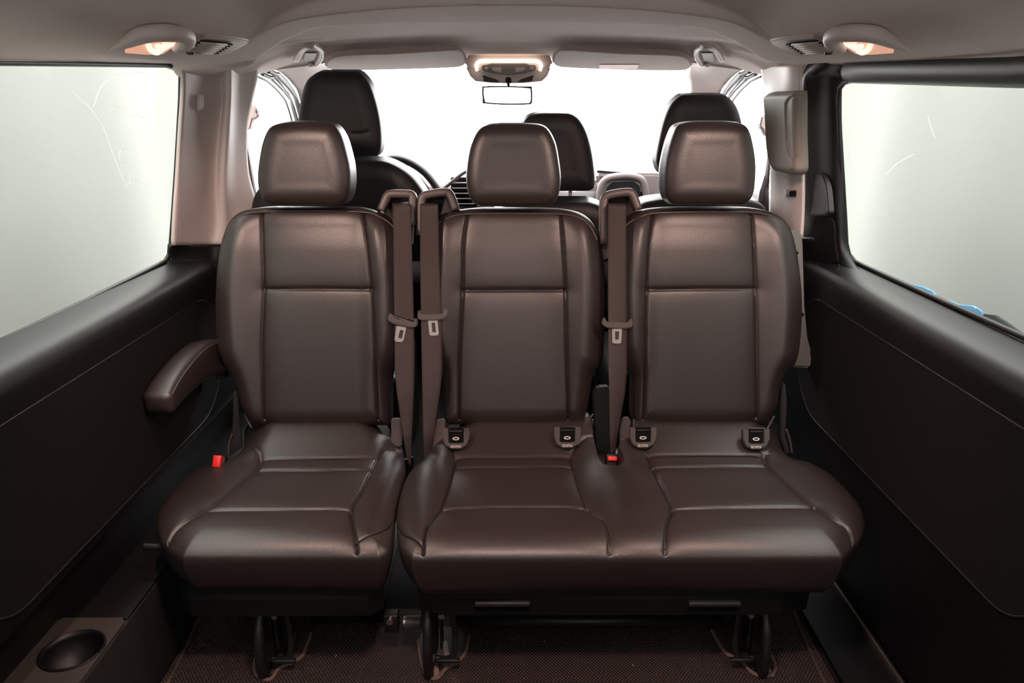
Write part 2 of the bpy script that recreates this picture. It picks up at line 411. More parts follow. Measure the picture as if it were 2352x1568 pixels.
# left ledge with cup holder
def ledge():
    t = thing('side_storage_ledge', 'low grey-brown side ledge with round cup holder under left wall', 'ledge', (-.90, 1.2, .25))
    c = hZ(166, 1493, .25)
    N = 40; V = []; Fc = []
    x0, x1, y0, y1 = -.972, -.822, -.8, 1.36
    r = 0.058
    ang = [2*math.pi*i/N for i in range(N)]
    inner = [(c[0]+r*math.cos(a), c[1]+r*math.sin(a)) for a in ang]
    outer = []
    for a in ang:
        dx, dy = math.cos(a), math.sin(a)
        tx = ((x1 if dx > 0 else x0)-c[0])/dx if abs(dx) > 1e-6 else 9
        ty = ((min(y1, c[1]+.1) if dy > 0 else c[1]-.1)-c[1])/dy if abs(dy) > 1e-6 else 9
        k = min(tx, ty); outer.append((c[0]+dx*k, c[1]+dy*k))
    for a, b in zip(outer, inner): V += [(a[0], a[1], .25), (b[0], b[1], .25)]
    for i in range(N): j = (i+1) % N; Fc.append((2*i, 2*j, 2*j+1, 2*i+1))
    o = link_mesh('ledge_top', V, Fc, LEDGE, t, smooth=False); solid(o, .004, -1)
    box('ledge_body', ((x0+x1)/2, (y0+c[1]-.1)/2, .236), (x1-x0, c[1]-.1-y0, .028), LEDGE, t, bev=.003)
    box('ledge_front_lip', ((x0+x1)/2, (c[1]+.1+2.9)/2, .236), (x1-x0, 2.9-c[1]-.1, .028), BLACK, t, bev=.003)
    R = []
    for z, rr in ((.251, r+.003), (.253, r), (.24, r-.001), (.19, r-.004), (.185, .002)):
        R.append([(c[0]+rr*math.cos(a), c[1]+rr*math.sin(a), z) for a in ang])
    surf('cup_holder', R, BLACK, t, thick=.002, close=True)
    box('ledge_side', (-.826, .9, .122), (.012, 3.0, .244), DARK, t, bev=.004)
ledge()
o = box('trim_1', (.915, .95, .010), (.005, 3.3, .018), mat('worn_sill_metal', (.10, .085, .075), .5, metal=.5), bev=.002); struct(o, 'worn metal sill strip along right floor edge', 'sill')
o = box('trim_2', (.84, .95, .006), (.12, 3.3, .012), BLACK, bev=.003); struct(o, 'black sill step beside the floor mat', 'sill')

# side windows: glass, rubber gasket
def on_glass(px, py, sgn, inset=0.0):
    return hP(px, py, (sgn*(.987-inset), 0, .868), np.array([sgn, 0, .2027]))
WIN = {-1: [(0, 143), (200, 146.5), (380, 150), (400, 152), (410, 162), (412, 180), (411, 230), (407, 300), (401, 400), (394, 500), (389, 565), (386, 584), (377, 599), (355, 611), (200, 688), (0, 783)],
       1: [(2352, 187), (2100, 184), (1965, 184), (1943, 189), (1932, 203), (1930, 240), (1932, 300), (1938, 400), (1944, 500), (1947, 560), (1953, 584), (1967, 601), (1990, 612), (2170, 692), (2352, 772)]}
for i, (sgn, lab) in enumerate(((-1, 'pale left side window with wax marks'), (1, 'pale right side window in the sliding door'))):
    R = [on_glass(x, y, sgn) for x, y in WIN[sgn]]
    ext = lambda p, q: p+(p-q)*((-.7-p[1])/(p-q)[1])
    R = [ext(R[0], R[1])]+R+[ext(R[-1], R[-2])]
    o = link_mesh('window_%d' % (i+1), R, [tuple(range(len(R)))], GTINT, smooth=False); struct(o, lab, 'window')
    tube('gasket', [q-np.array([sgn*.004,0,0]) for q in R+[R[0]]], .0065, RUBBER, o, k=1, smoothpath=False, up=(1, 0, 0))
    GL = R
    if sgn < 0:
        top = [GL[0], GL[1], GL[2], GL[3], GL[3]+np.array([0, .12, .002])]
        rows = []
        for p in top:
            e = ze_(p[1]); rows.append([(-.874, p[1], e+.006), (-.880, p[1], (e+p[2])/2), (p[0]-.003, p[1], p[2]-.002)])
        o = surf('trim_3', rows, HEAD, thick=.006); struct(o, 'taupe rail above left side window', 'trim')
    else:
        RT = np.array(GL[:4])
# right sliding door upper frame: dark band over the window and front post
def rdoor():
    rows = []
    for Y in np.linspace(-.7, 2.11, 34):
        gz = float(np.interp(Y, RT[:, 1], RT[:, 2])); gx = float(np.interp(Y, RT[:, 1], RT[:, 0]))
        q = .04*float(sst(np.array(Y), 1.99, 2.11)); zt = min(float(ze_(min(Y, 2.03))), 1.4)
        rows.append([(.858+q, Y, zt+.004), (.852+q, Y, zt-.006), (.854+q, Y, zt-.024), (.868+q, Y, zt-.040), (gx+.001+q*.3, Y, gz-.002)])
    o = surf('door_frame_rail', [list(cr(r, 4)) for r in rows], DARK, thick=.008); attach(o, WR)
    # front post from header down to belt, window edge on the right, pillar on the left
    top_px = [(1838, 1852, 1880, 1905, 1931)]
    lv = []
    for py, xs in ((138, (1858, 1888, 1915, 1938, 1960)), (152, (1848, 1876, 1906, 1932, 1952)), (170, (1842, 1856, 1884, 1912, 1944)), (200, (1838, 1849, 1882, 1910, 1934)), (300, (1838, 1846, 1880, 1908, 1934)), (400, (1840, 1850, 1882, 1912, 1938)), (500, (1842, 1860, 1896, 1922, 1942)), (570, (1848, 1866, 1902, 1928, 1948)), (610, (1856, 1876, 1912, 1940, 1966)), (640, (1866, 1886, 1920, 1955, 1990)), (668, (1880, 1900, 1930, 1960, 1995))):
        row = []
        for k, x in enumerate(xs):
            zt = 1.0
            base = np.interp(py, [150, 400, 600, 668], [.868, .905, .950, .93])
            X = base+(-.030, -.034, -.006, .006, .030)[k]
            if py > 600: X = np.interp(py, [600, 668], [X, .886+.012*k])
            row.append(hX(x, py, X))
        lv.append(row)
    lv = [list(cr(r, 4)) for r in lv]
    cols = list(zip(*lv)); cols = [list(cr(np.array(c), 3)) for c in cols]
    o = surf('door_post', [list(c) for c in zip(*cols)], BLACK, thick=.006); attach(o, WR)
    t = thing('door_pull', 'black recessed pull grip with handle on right door post', 'door handle', hX(1890, 560, .90))
    fr = Frame(hX(1890, 550, .905), (0, 1, 0), (0, 0, 1), (-1, 0, 0))
    P = [(1858, 515), (1868, 503), (1890, 500), (1912, 502), (1920, 520), (1922, 560), (1926, 600), (1905, 606), (1880, 596), (1864, 575), (1857, 550)]
    prism('grip_pocket', chain([fr.hit(*p) for p in P]), (-.006, 0, 0), VOID, t, bev=0)
    P = [(1843, 418), (1856, 405), (1875, 398), (1888, 402), (1896, 430), (1900, 470), (1898, 492), (1870, 494), (1845, 496), (1843, 460)]
    prism('grip_cover', chain([fr.hit(*p, off=.014) for p in P]), (.02, 0, 0), DARK, t, bev=.004)
    tube('release_lever', [fr.hit(1847, 405, .03), fr.hit(1843, 425, .034), fr.hit(1836, 470, .034), fr.hit(1833, 494, .03)], .006, GUIDE, t, sq=.6)
    t = thing('door_lock_pin', 'small black lock pin standing on the right door sill', 'lock pin', hX(1925, 618, .935))
    c = hX(1925, 618, .925)
    cyl('pin', c, c+np.array([0, 0, .014]), .0035, DMETAL, t); cyl('collar', c+np.array([0, 0, -.004]), c+np.array([0, 0, .002]), .009, DARK, t)
rdoor()

# pillars ---------------------------------------------------------------
def pillar(name, levels, material, label):
    rows = [list(cr(np.array([hY(x, py, Y) for x, Y in zip(xs, Ys)]), 5)) for py, xs, Ys in levels]
    cols = [list(cr(np.array(c), 4)) for c in zip(*rows)]
    o = surf(name, [list(r) for r in zip(*cols)], material, thick=.010, off=0); struct(o, label, 'pillar'); return o
Yt = (2.06, 2.16, 2.25, 2.235, 2.30, 2.36)
lvL = [(150, (412, 460, 505, 525, 545, 592), Yt), (178, (418, 460, 505, 525, 545, 590), Yt), (230, (417, 458, 508, 525, 540, 578), Yt), (300, (412, 455, 500, 520, 536, 566), Yt),
       (400, (406, 450, 493, 513, 535, 570), Yt), (500, (399, 445, 490, 514, 536, 600), (2.07, 2.17, 2.25, 2.26, 2.29, 2.36)), (562, (396, 440, 480, 512, 540, 610), (2.09, 2.17, 2.24, 2.26, 2.3, 2.38))]
PL = pillar('trim_5', lvL, TAUPE, 'taupe pillar between left window and front door window')
lvLb = [(562, (388, 440, 482, 512, 540, 610), (2.09, 2.17, 2.23, 2.25, 2.3, 2.38)), (600, (386, 440, 480, 505, 540, 610), (2.10, 2.15, 2.2, 2.22, 2.28, 2.38)), (630, (400, 440, 475, 505, 540, 610), (2.05, 2.1, 2.15, 2.2, 2.28, 2.38)), (700, (420, 440, 475, 505, 540, 610), (2.1, 2.12, 2.17, 2.2, 2.28, 2.38))]
pillar('trim_6', lvLb, BLACK, 'black lower end of the left pillar')
lvR = [(150, (1750, 1775, 1795, 1815, 1845), (2.36, 2.30, 2.24, 2.17, 2.13)), (180, (1754, 1775, 1795, 1815, 1840), (2.36, 2.30, 2.24, 2.17, 2.13)), (230, (1768, 1776, 1792, 1815, 1840), (2.36, 2.30, 2.24, 2.17, 2.13)), (400, (1773, 1783, 1800, 1820, 1846), (2.36, 2.30, 2.24, 2.17, 2.13)),
       (480, (1773, 1785, 1802, 1822, 1846), (2.36, 2.30, 2.24, 2.17, 2.13)), (548, (1775, 1786, 1802, 1822, 1842), (2.36, 2.30, 2.24, 2.17, 2.13))]
PR = pillar('trim_7', lvR, TAUPE, 'taupe pillar between front door window and sliding door')
lvRb = [(546, (1774, 1790, 1810, 1838, 1872), (2.37, 2.32, 2.28, 2.22, 2.17)), (600, (1774, 1790, 1810, 1845, 1885), (2.37, 2.32, 2.28, 2.22, 2.17)), (720, (1774, 1790, 1810, 1850, 1900), (2.37, 2.32, 2.28, 2.22, 2.17))]
pillar('trim_12', lvRb, BLACK, 'black lower end of the right pillar')
# black bits: front door lower walls
for i, sgn in enumerate((-1, 1)):
    rows = []
    for Y in np.linspace(2.38, 3.6, 8): rows.append([(sgn*.93, Y, 1.0), (sgn*.90, Y, .985), (sgn*.87, Y, .95), (sgn*.87, Y, .0)])
    o = surf('door_%d' % (i+1), rows, DARK, thick=.01); struct(o, 'dark front door trim at the %s' % ('left' if sgn < 0 else 'right'), 'door')
    # A pillar
    R = [[(sgn*.56, 2.66, 1.447), (sgn*.64, 2.60, 1.425), (sgn*.745, 2.50, 1.405)],
         [(sgn*.612, 2.73, 1.436), (sgn*.67, 2.66, 1.415), (sgn*.752, 2.60, 1.398)],
         [(sgn*.655, 2.86, 1.39), (sgn*.71, 2.84, 1.385), (sgn*.775, 2.80, 1.37)],
         [(sgn*.705, 3.03, 1.33), (sgn*.75, 3.0, 1.33), (sgn*.802, 2.98, 1.322)],
         [(sgn*.78, 3.35, 1.13), (sgn*.82, 3.33, 1.13), (sgn*.862, 3.3, 1.13)],
         [(sgn*.83, 3.6, 1.0), (sgn*.86, 3.55, 1.0), (sgn*.90, 3.5, 1.0)]]
    cols = [list(cr(np.array(c), 5)) for c in zip(*R)]
    o = surf('trim_%d' % (8+i), [list(cr(np.array(r), 4)) for r in zip(*cols)], TAUPE, thick=.015, off=1); struct(o, 'taupe windscreen pillar at the %s' % ('left' if sgn < 0 else 'right'), 'pillar')
    pth = [(sgn*.768, 2.50, 1.405), (sgn*.762, 2.56, 1.396), (sgn*.766, 2.62, 1.388), (sgn*.785, 2.80, 1.355), (sgn*.812, 2.98, 1.305), (sgn*.868, 3.3, 1.12), (sgn*.905, 3.5, 1.0)]
    tube('door_seal', pth, .012, RUBBER, o, flat=.7)
    p2 = [(p[0]+sgn*.016, p[1]-.01, p[2]-.010) for p in pth]
    tube('window_channel', p2, .010, DMETAL, o, flat=.6)
    p3 = [(p[0]+sgn*.033, p[1]-.012, p[2]-.019) for p in pth]
    tube('window_edge_trim', p3, .004, RUBBER, o)
    # front side glass
    V = [(sgn*.84, 2.36, 1.38), (sgn*.80, 2.56, 1.38), (sgn*.83, 2.98, 1.29), (sgn*.93, 3.5, 1.0), (sgn*.93, 2.36, 1.0)]
    o = link_mesh('window_%d' % (3+i), V, [tuple(range(5))], GCLEAR, smooth=False); struct(o, 'front door window at the %s' % ('left' if sgn < 0 else 'right'), 'window')
# windscreen
V = [(-.62, 2.735, 1.435), (.62, 2.735, 1.435), (.84, 3.6, 1.0), (-.84, 3.6, 1.0)]
o = link_mesh('window_5', V, [(0, 1, 2, 3)], GCLEAR, smooth=False); struct(o, 'windscreen', 'window')
# closed tailgate with its window
for k, (c, sz) in enumerate((((-.90, -.8, .7), (.18, .04, 1.4)), ((.90, -.8, .7), (.18, .04, 1.4)), ((0, -.8, 1.44), (1.98, .04, .10)), ((0, -.8, .48), (1.98, .04, .98)))):
    o = box('trim_%d' % (20+k), c, sz, BLACK, bev=.005); struct(o, 'inner trim of the tailgate', 'trim')
o = box('window_6', (0, -.8, 1.18), (1.64, .006, .48), GREAR, bev=0); struct(o, 'tailgate window', 'window')
# firewall
o = box('wall_front', (0, 3.62, .5), (1.9, .03, 1.0), VOID, bev=0); struct(o, 'bulkhead below the windscreen', 'wall')

# ================================================================== outside
def curtain(sgn):
    rows = []
    for z in np.linspace(-.45, 2.6, 12):
        r = []
        for y in np.linspace(-3.5, 4.4, 320):
            f = .022*math.sin(y*3.4+.8*math.sin(y*1.9))+.009*math.sin(y*8+1.3+z*.4)+.02*math.sin(y*1.3+z*1.0)
            r.append((sgn*(1.75+f*(1+.2*z)), y, z))
        rows.append(r)
    o = surf('hanging_curtain', rows, CURT, thick=.004)
    tag(o, 'pale hanging curtain seen through the %s side window' % ('left' if sgn < 0 else 'right'), 'curtain', 'pale curtains around the van')
curtain(-1); curtain(1)
def ribbon(P, r, M, t):
    P = cr(P, 6); T = np.gradient(P, axis=0); sd = np.cross(T, (1, 0, .2)); sd /= np.linalg.norm(sd, axis=1)[:, None]
    surf('wax_mark', [list(P-sd*r), list(P+sd*r)], M, t)
def marks():
    t = bpy.data.objects['window_1']
    def onglass(px, py): return on_glass(px, py, -1, -.004)
    M = bpy.data.materials.new('wax_mark'); M.use_nodes = True; nt = M.node_tree; nt.nodes.clear()
    oo = nt.nodes.new('ShaderNodeOutputMaterial'); tl = nt.nodes.new('ShaderNodeBsdfTranslucent'); tl.inputs[0].default_value = (.95, .95, .92, 1); nt.links.new(tl.outputs[0], oo.inputs[0])
    for P, r in (([(337, 166), (300, 166), (270, 172), (240, 190), (225, 215), (215, 245)], .0011),
                 ([(165, 208), (190, 232), (215, 258), (240, 300), (262, 360), (280, 405), (295, 436)], .0013),
                 ([(296, 343), (285, 340), (276, 348), (274, 360), (280, 370), (290, 372), (298, 366)], .0013),
                 ([(295, 418), (299, 424), (297, 400)], .0008), ([(298, 423), (315, 411)], .0008),
                 ([(295, 286), (300, 272), (312, 266), (333, 271)], .0012), ([(250, 256), (256, 248), (270, 244), (288, 250)], .0009), ([(268, 233), (280, 242), (289, 249)], .0012),
                 ([(252, 262), (264, 275), (276, 283)], .0008)):
        ribbon([onglass(*p) for p in P], r, M, t)
    t = bpy.data.objects['window_2']
    def og(px, py): return on_glass(px, py, 1, -.004)
    for P, r in (([(2131, 266), (2138, 290), (2147, 317)], .0011), ([(2021, 303), (2035, 295)], .001), ([(2034, 402), (2060, 376), (2100, 353)], .0009)):
        ribbon([og(*p) for p in P], r, M, t)
marks()
# blue sheeting and hose outside the right window
def sheeting():
    X = 1.41
    P = [(2050, 640), (2085, 650), (2125, 662), (2142, 672), (2140, 695), (2100, 690), (2060, 670)]
    Q = [(2165, 690), (2200, 698), (2235, 704), (2252, 718), (2235, 745), (2190, 728)]
    for k, (pp, lab) in enumerate(((P, 'blue plastic scrap outside the right window, nearer the seats'), (Q, 'blue plastic scrap outside the right window beside dark cover'))):
        V = chain([hX(x, y, X) for x, y in pp], 4)
        V = [v+np.array([.004*math.sin(i*1.1), 0, 0]) for i, v in enumerate(V)]
        o = prism('blue_sheeting', V, (.0095, 0, 0), BLUE, bev=.002); tag(o, lab, 'plastic sheet', 'blue sheeting outside')
    pp = [(2040, 652), (2090, 676), (2140, 694), (2200, 720), (2244, 736), (2250, 720), (2285, 724), (2320, 748), (2352, 772), (2400, 800), (2480, 850)]
    V = [hX(x, y, 1.42) for x, y in pp]; V = V+[np.array([1.42, V[-1][1], -.46]), np.array([1.42, V[0][1], -.46])]
    o = prism('dark_cover', V, (.012, 0, 0), mat('slate_cover', (.03, .038, .042), .7), bev=.002); tag(o, 'slate coloured rounded cover low outside right window', 'cover')
sheeting()

# ================================================================== rear row seats
FB = Frame((0, 1.975, .74), (1, 0, 0), (0, .2107, .9775), (0, -.9775, .2107))
FC = Frame((0, 0, .375), (1, 0, 0), (0, 1, 0), (0, 0, 1))
HB = .045
BACKS = dict(
 left=dict(L=[(640, 473), (603, 476), (560, 484), (532, 505), (514, 545), (503, 600), (498, 684), (500, 770), (507, 815), (525, 849), (542, 882), (560, 942), (583, 976)],
           R=[(800, 473), (835, 476), (868, 485), (898, 503), (918, 540), (930, 600), (936, 700), (936, 760), (925, 815), (906, 846), (898, 872), (898, 955), (893, 976)],
           s=[[(597, 489), (601, 560), (603, 640), (603, 700), (600, 800), (602, 870), (603, 965)], [(831, 490), (843, 560), (849, 620), (853, 663), (858, 750), (862, 850), (867, 965)]],
           hs=[(604, 664), (720, 663), (851, 664)], top=[(520, 535), (535, 508), (560, 493), (600, 487), (720, 484), (831, 487), (868, 496), (900, 517), (915, 548)], cx=-.545),
 mid=dict(L=[(1110, 476), (1065, 480), (1030, 487), (1006, 500), (990, 535), (980, 590), (975, 680), (978, 770), (995, 825), (1012, 850), (1018, 890), (1020, 955), (1033, 974)],
          R=[(1240, 476), (1290, 479), (1330, 488), (1358, 508), (1376, 545), (1387, 605), (1391, 667), (1390, 730), (1387, 787), (1382, 832), (1363, 859), (1355, 900), (1345, 950), (1320, 974)],
          s=[[(1072, 494), (1064, 560), (1062, 667), (1058, 760), (1055, 850), (1054, 965)], [(1290, 494), (1296, 600), (1299, 667), (1301, 800), (1306, 965)]],
          hs=[(1063, 667), (1180, 665), (1299, 666)], top=[(985, 550), (1000, 520), (1030, 500), (1070, 492), (1180, 490), (1290, 492), (1330, 500), (1355, 520), (1372, 552)], cx=.005),
 right=dict(L=[(1550, 474), (1500, 477), (1465, 484), (1437, 503), (1418, 545), (1406, 610), (1403, 700), (1410, 790), (1425, 830), (1441, 851), (1451, 873), (1452, 955), (1470, 974)],
            R=[(1680, 474), (1725, 477), (1770, 487), (1802, 508), (1820, 545), (1832, 605), (1839, 673), (1839, 742), (1833, 804), (1823, 835), (1801, 863), (1789, 894), (1779, 940), (1752, 974)],
            s=[[(1503, 492), (1491, 560), (1487, 664), (1484, 750), (1483, 860), (1480, 965)], [(1731, 490), (1735, 600), (1738, 664), (1739, 760), (1740, 860), (1741, 962)]],
            hs=[(1487, 665), (1620, 663), (1738, 663)], top=[(1425, 548), (1440, 516), (1468, 500), (1503, 490), (1620, 486), (1728, 488), (1770, 496), (1798, 516), (1815, 548)], cx=.54))
def backrest(key, parent):
    D = BACKS[key]; cx = D['cx']
    def ex(a, b): return .018*sst(np.abs(a-cx), .13, .21)*(1-sst(np.abs(a-cx), .24, .30))-.010*sst(b, .18, .30)
    o = pad('backrest', FB, D['L'], D['R'], HB, .055, LEATHER, parent,
            seams=[{'s': D['s'][0], 'd': .007, 'p': .008}, {'s': D['s'][1], 'd': .007, 'p': .008}, {'s': D['hs'], 'd': .006, 'p': .006}],
            skirt=((0, .02), (0, .045), (.008, .06), (.03, .065)), nx=190, ny=210, extra=ex, pw=.022)
    tube('piping', [FB.hit(x, y, .030) for x, y in D['top']], .0028, PIPING, o, k=8, seg=8)
    P = [FB.w(*FB.loc(x, y), -.075) for x, y in (D['L'][1:10]+D['R'][1:10][::-1])]
    prism('seat_back_shell', P, -FB.N*.03, DARK, parent, bev=.006)
    return o
HR = dict(
 left=dict(L=[(690, 279), (650, 282), (622, 292), (606, 322), (597, 365), (593, 405), (596, 437), (606, 459), (628, 471)], R=[(715, 279), (745, 281), (768, 287), (786, 312), (798, 350), (806, 390), (806, 430), (798, 458), (778, 472)]),
 mid=dict(L=[(1150, 284), (1120, 287), (1098, 300), (1082, 332), (1074, 372), (1072, 410), (1076, 440), (1086, 462), (1104, 473)], R=[(1200, 284), (1240, 287), (1260, 300), (1275, 330), (1283, 372), (1287, 410), (1284, 440), (1275, 462), (1256, 473)]),
 right=dict(L=[(1620, 279), (1580, 281), (1556, 288), (1543, 312), (1532, 350), (1525, 390), (1525, 430), (1532, 457), (1550, 470)], R=[(1665, 279), (1700, 283), (1718, 297), (1728, 330), (1734, 370), (1734, 408), (1730, 440), (1720, 460), (1702, 470)]))
def headrest(name, L, R, O, parent, m, tilt=.05, H=.032, r=.05, dep=.085, seam=None, posts=True, postz=.10):
    fr = Frame(O, (1, 0, 0), (0, tilt, 1), (0, -1, tilt))
    o = pad(name, fr, L, R, H, r, m, parent, skirt=((0, .012), (-.004, .035), (-.002, .06), (.012, .085 if dep < .09 else dep-.02), (.04, dep+.01)), nx=80, ny=80,
            extra=lambda a, b: -.004*np.ones_like(a), seams=seam or ())
    cxl = (fr.loc(*L[0])[0]+fr.loc(*R[0])[0])/2
    zb = fr.loc(*L[-1])[1]
    if posts:
        for s in (-1, 1):
            p = fr.w(cxl+s*.07, zb+.02, -.05)
            cyl('headrest_post', p, p-np.array([0, -.0, postz]), .0065, METAL, o)
    return o
seatL = thing('rear_single_seat', 'brown-black leather single seat left of the row, beside left wall', 'car seat', (-.56, 1.65, 0))
bench = thing('rear_double_bench', 'brown-black leather double bench with two backrests at centre and right', 'car seat', (.27, 1.65, 0))
for key, par in (('left', seatL), ('mid', bench), ('right', bench)):
    backrest(key, par)
    D = HR[key]
    dz = 1.97
    headrest('headrest', D['L'], D['R'], (0, dz, 1.17), par, LEATHER, posts=False)

# cushions
def cushion(name, L, R, seams, parent, nx, dents=(), bol=()):
    def ex(a, b):
        e = .056*sst(b, 1.74, 1.93)-.006*np.exp(-((b-1.62)/.10)**2)
        for (x0, w0) in bol: e = e+.012*np.exp(-((a-x0-(w0)*(1.9-b))/.05)**2)
        return e
    return pad(name, FC, L, R, .038, .080, LEATHER, parent, seams=seams, skirt=((0, .012), (.003, .030), (.008, .050), (.016, .070), (.028, .092), (.06, .096)), nx=nx, ny=180, extra=ex, sdepth=.006, puff=.005, pw=.02, sw=.003, dents=dents)
cushion('seat_cushion', [(575, 983), (563, 990), (559, 1030), (545, 1052), (524, 1067), (472, 1082), (432, 1104), (395, 1138), (369, 1174), (359, 1202), (363, 1230), (380, 1262), (420, 1288)],
        [(888, 983), (896, 990), (900, 1018), (924, 1032), (932, 1082), (925, 1113), (916, 1150), (909, 1180), (906, 1215), (903, 1245), (893, 1275), (865, 1290)],
        [[(559, 1030), (585, 1033), (597, 1050), (590, 1070), (560, 1095), (500, 1145), (470, 1165), (440, 1185), (402, 1207), (385, 1225), (380, 1250)],
         [(905, 1025), (880, 1035), (865, 1052), (850, 1080), (830, 1120), (812, 1150), (806, 1170), (810, 1200), (818, 1240), (820, 1285)],
         {'s': [(597, 1053), (720, 1052), (862, 1050)], 'd': .003, 'p': .004}, [(588, 1074), (720, 1075), (853, 1072)], [(478, 1166), (640, 1165), (790, 1163), (806, 1172)],
         {'s': [(818, 1233), (860, 1218), (890, 1195), (905, 1165)], 'd': .003, 'p': .001}], seatL, 210)
notch = [(1335, 970), (1352, 985), (1362, 1000), (1367, 1021), (1377, 1046), (1392, 1061), (1416, 1064), (1427, 1057), (1425, 1045), (1416, 1033), (1420, 1024), (1447, 1021), (1450, 970)]
cushion('seat_cushion', [(1035, 983), (1026, 990), (1024, 1022), (992, 1030), (979, 1050), (966, 1070), (948, 1083), (936, 1098), (924, 1125), (916, 1156), (911, 1186), (912, 1225), (920, 1265), (945, 1290)],
        [(1782, 983), (1790, 990), (1792, 1021), (1802, 1046), (1824, 1066), (1861, 1074), (1891, 1089), (1922, 1110), (1952, 1141), (1974, 1168), (1986, 1198), (1984, 1225), (1968, 1255), (1935, 1288)],
        [[(1025, 1026), (1036, 1033), (1045, 1050), (1040, 1075), (1025, 1125), (1012, 1160), (995, 1185), (980, 1205), (972, 1240), (970, 1285)],
         [(1367, 1023), (1340, 1025), (1315, 1040), (1312, 1055), (1325, 1095), (1340, 1140), (1352, 1167), (1385, 1190), (1398, 1220), (1402, 1285)],
         {'s': [(1045, 1050), (1180, 1050), (1310, 1049)], 'd': .003, 'p': .004}, [(1050, 1068), (1180, 1068), (1313, 1066)], [(1018, 1163), (1180, 1158), (1335, 1160), (1350, 1167)],
         [(1450, 1021), (1475, 1030), (1490, 1050), (1505, 1080), (1525, 1120), (1540, 1150), (1543, 1170), (1535, 1190), (1530, 1215), (1528, 1285)],
         [(1792, 1024), (1770, 1032), (1757, 1046), (1765, 1065), (1800, 1095), (1850, 1140), (1885, 1165), (1920, 1190), (1947, 1202), (1958, 1222), (1963, 1245)],
         {'s': [(1490, 1047), (1620, 1046), (1755, 1046)], 'd': .003, 'p': .004}, [(1497, 1068), (1620, 1067), (1765, 1065)], [(1545, 1163), (1700, 1160), (1875, 1158)],
         {'s': [(913, 1186), (924, 1208), (945, 1223), (968, 1238)], 'd': .003, 'p': .001}], bench, 420, dents=[(notch, .11, .006)])
# seat bases
def base(parent, x0, x1, notches=()):
    yb = 1.412
    a, b = hY(x0, 1370, yb)[0], hY(x1, 1370, yb)[0]
    prof = [(yb-.005, .283), (yb-.012, .25), (yb-.008, .205), (yb+.01, .195), (2.0, .22), (2.0, .29)]
    rows = [[(x, y, z) for y, z in prof] for x in np.linspace(a, b, 12)]
    rows[0] = [(a+.02, y+.02, z) for y, z in prof]; rows[-1] = [(b-.02, y+.02, z) for y, z in prof]
    o = surf('seat_base', rows, BLACK, parent, thick=.006, smooth=False)
    for nx0, nx1 in notches:
        p, q = hY(nx0, 1385, yb-.014), hY(nx1, 1385, yb-.014)
        box('pull_grip', ((p[0]+q[0])/2, yb-.012, p[2]+.002), (q[0]-p[0], .024, .012), DARK, parent, bev=.004)
        box('grip_recess', ((p[0]+q[0])/2, yb-.004, p[2]-.018), (q[0]-p[0], .02, .02), VOID, parent, bev=0)
base(seatL, 395, 893); base(bench, 940, 1880, ((1090, 1218), (1580, 1700)))
p = FC.hit(1147, 1350); p = hY(1147, 1351, 1.397)
box('care_tag', p, (.020, .002, .009), WHITEINK, bench, bev=0, rot=(0, 0, .02)); 
box('care_tag_print', hY(1141, 1351, 1.3957), (.006, .0012, .009), mat('tag_red', (.35, .05, .06), .6), bench, bev=0)
# seat legs and floor latches
def leg(parent, cx, side, Y=1.47):
    z0 = .0
    def q(dx, dy, z): return (cx+side*dx, Y+dy, z)
    o = box('leg', (cx, Y+.02, .125), (.034, .05, .17), DMETAL, parent, bev=.006)
    tube('foot_hook', [q(0, .02, .20), q(0, -.03, .15), q(0, -.05, .09), q(0, -.045, .03), q(0, -.02, .018)], .011, DMETAL, o, flat=1.6, sq=.6)
    tube('latch_bracket', [q(.03, 0, .2), q(.055, -.01, .17), q(.062, -.015, .09), q(.05, -.02, .045), q(.012, -.02, .045)], .007, DMETAL, o, sq=.6)
    box('latch_bar', q(.045, -.028, .045), (.055, .012, .010), DMETAL, o, bev=.003)
    c = q(.032, -.012, .165); cyl('bolt', c, (c[0], c[1]-.014, c[2]), .0075, METAL, o, seg=6); 
    box('latch_plate', q(.028, .005, .125), (.006, .04, .12), DMETAL, o, bev=.002)
    return o
xl = hY(615, 1480, 1.47)[0]; xm = hY(988, 1480, 1.47)[0]; xr = hY(1740, 1480, 1.47)[0]
leg(seatL, xl, 1); leg(bench, xm, 1); leg(bench, xr, -1)
# joint between single seat and bench
c = hY(900, 1425, 1.50); box('hinge_block', c, (.035, .03, .05), DMETAL, seatL, bev=.004); cyl('hinge_bolt', c+np.array([.0, -.015, .018]), c+np.array([0, -.03, .018]), .008, METAL, seatL)
c = hY(950, 1428, 1.50); cyl('hinge_pin', c+np.array([-.018, 0, 0]), c+np.array([.018, 0, 0]), .017, GUIDE, bench); cyl('hinge_washer', c+np.array([-.024, 0, 0]), c+np.array([-.018, 0, 0]), .014, METAL, bench)
a, b = hY(1085, 1425, 1.52), hY(1640, 1425, 1.52)
tube('cross_tube', [a, b], .014, DMETAL, bench, smoothpath=False)
box('under_seat_shade', ((a[0]+b[0])/2, 1.625, .105), (abs(b[0]-a[0])+.1, .02, .19), VOID, bench, bev=.004)  # black panel added to paint the shade under the bench
a2, b2 = hY(715, 1425, 1.62), hY(888, 1425, 1.62); box('under_seat_shade', ((a2[0]+b2[0])/2, 1.625, .105), (b2[0]-a2[0], .02, .19), VOID, seatL, bev=.004)  # same painted shade below the single seat
# adjuster lever on the far left
a = hY(380, 1257, 1.46); b = hY(330, 1254, 1.46)
tube('adjust_lever', [a, (a+b)/2, b], .0075, DARK, seatL, flat=.6)
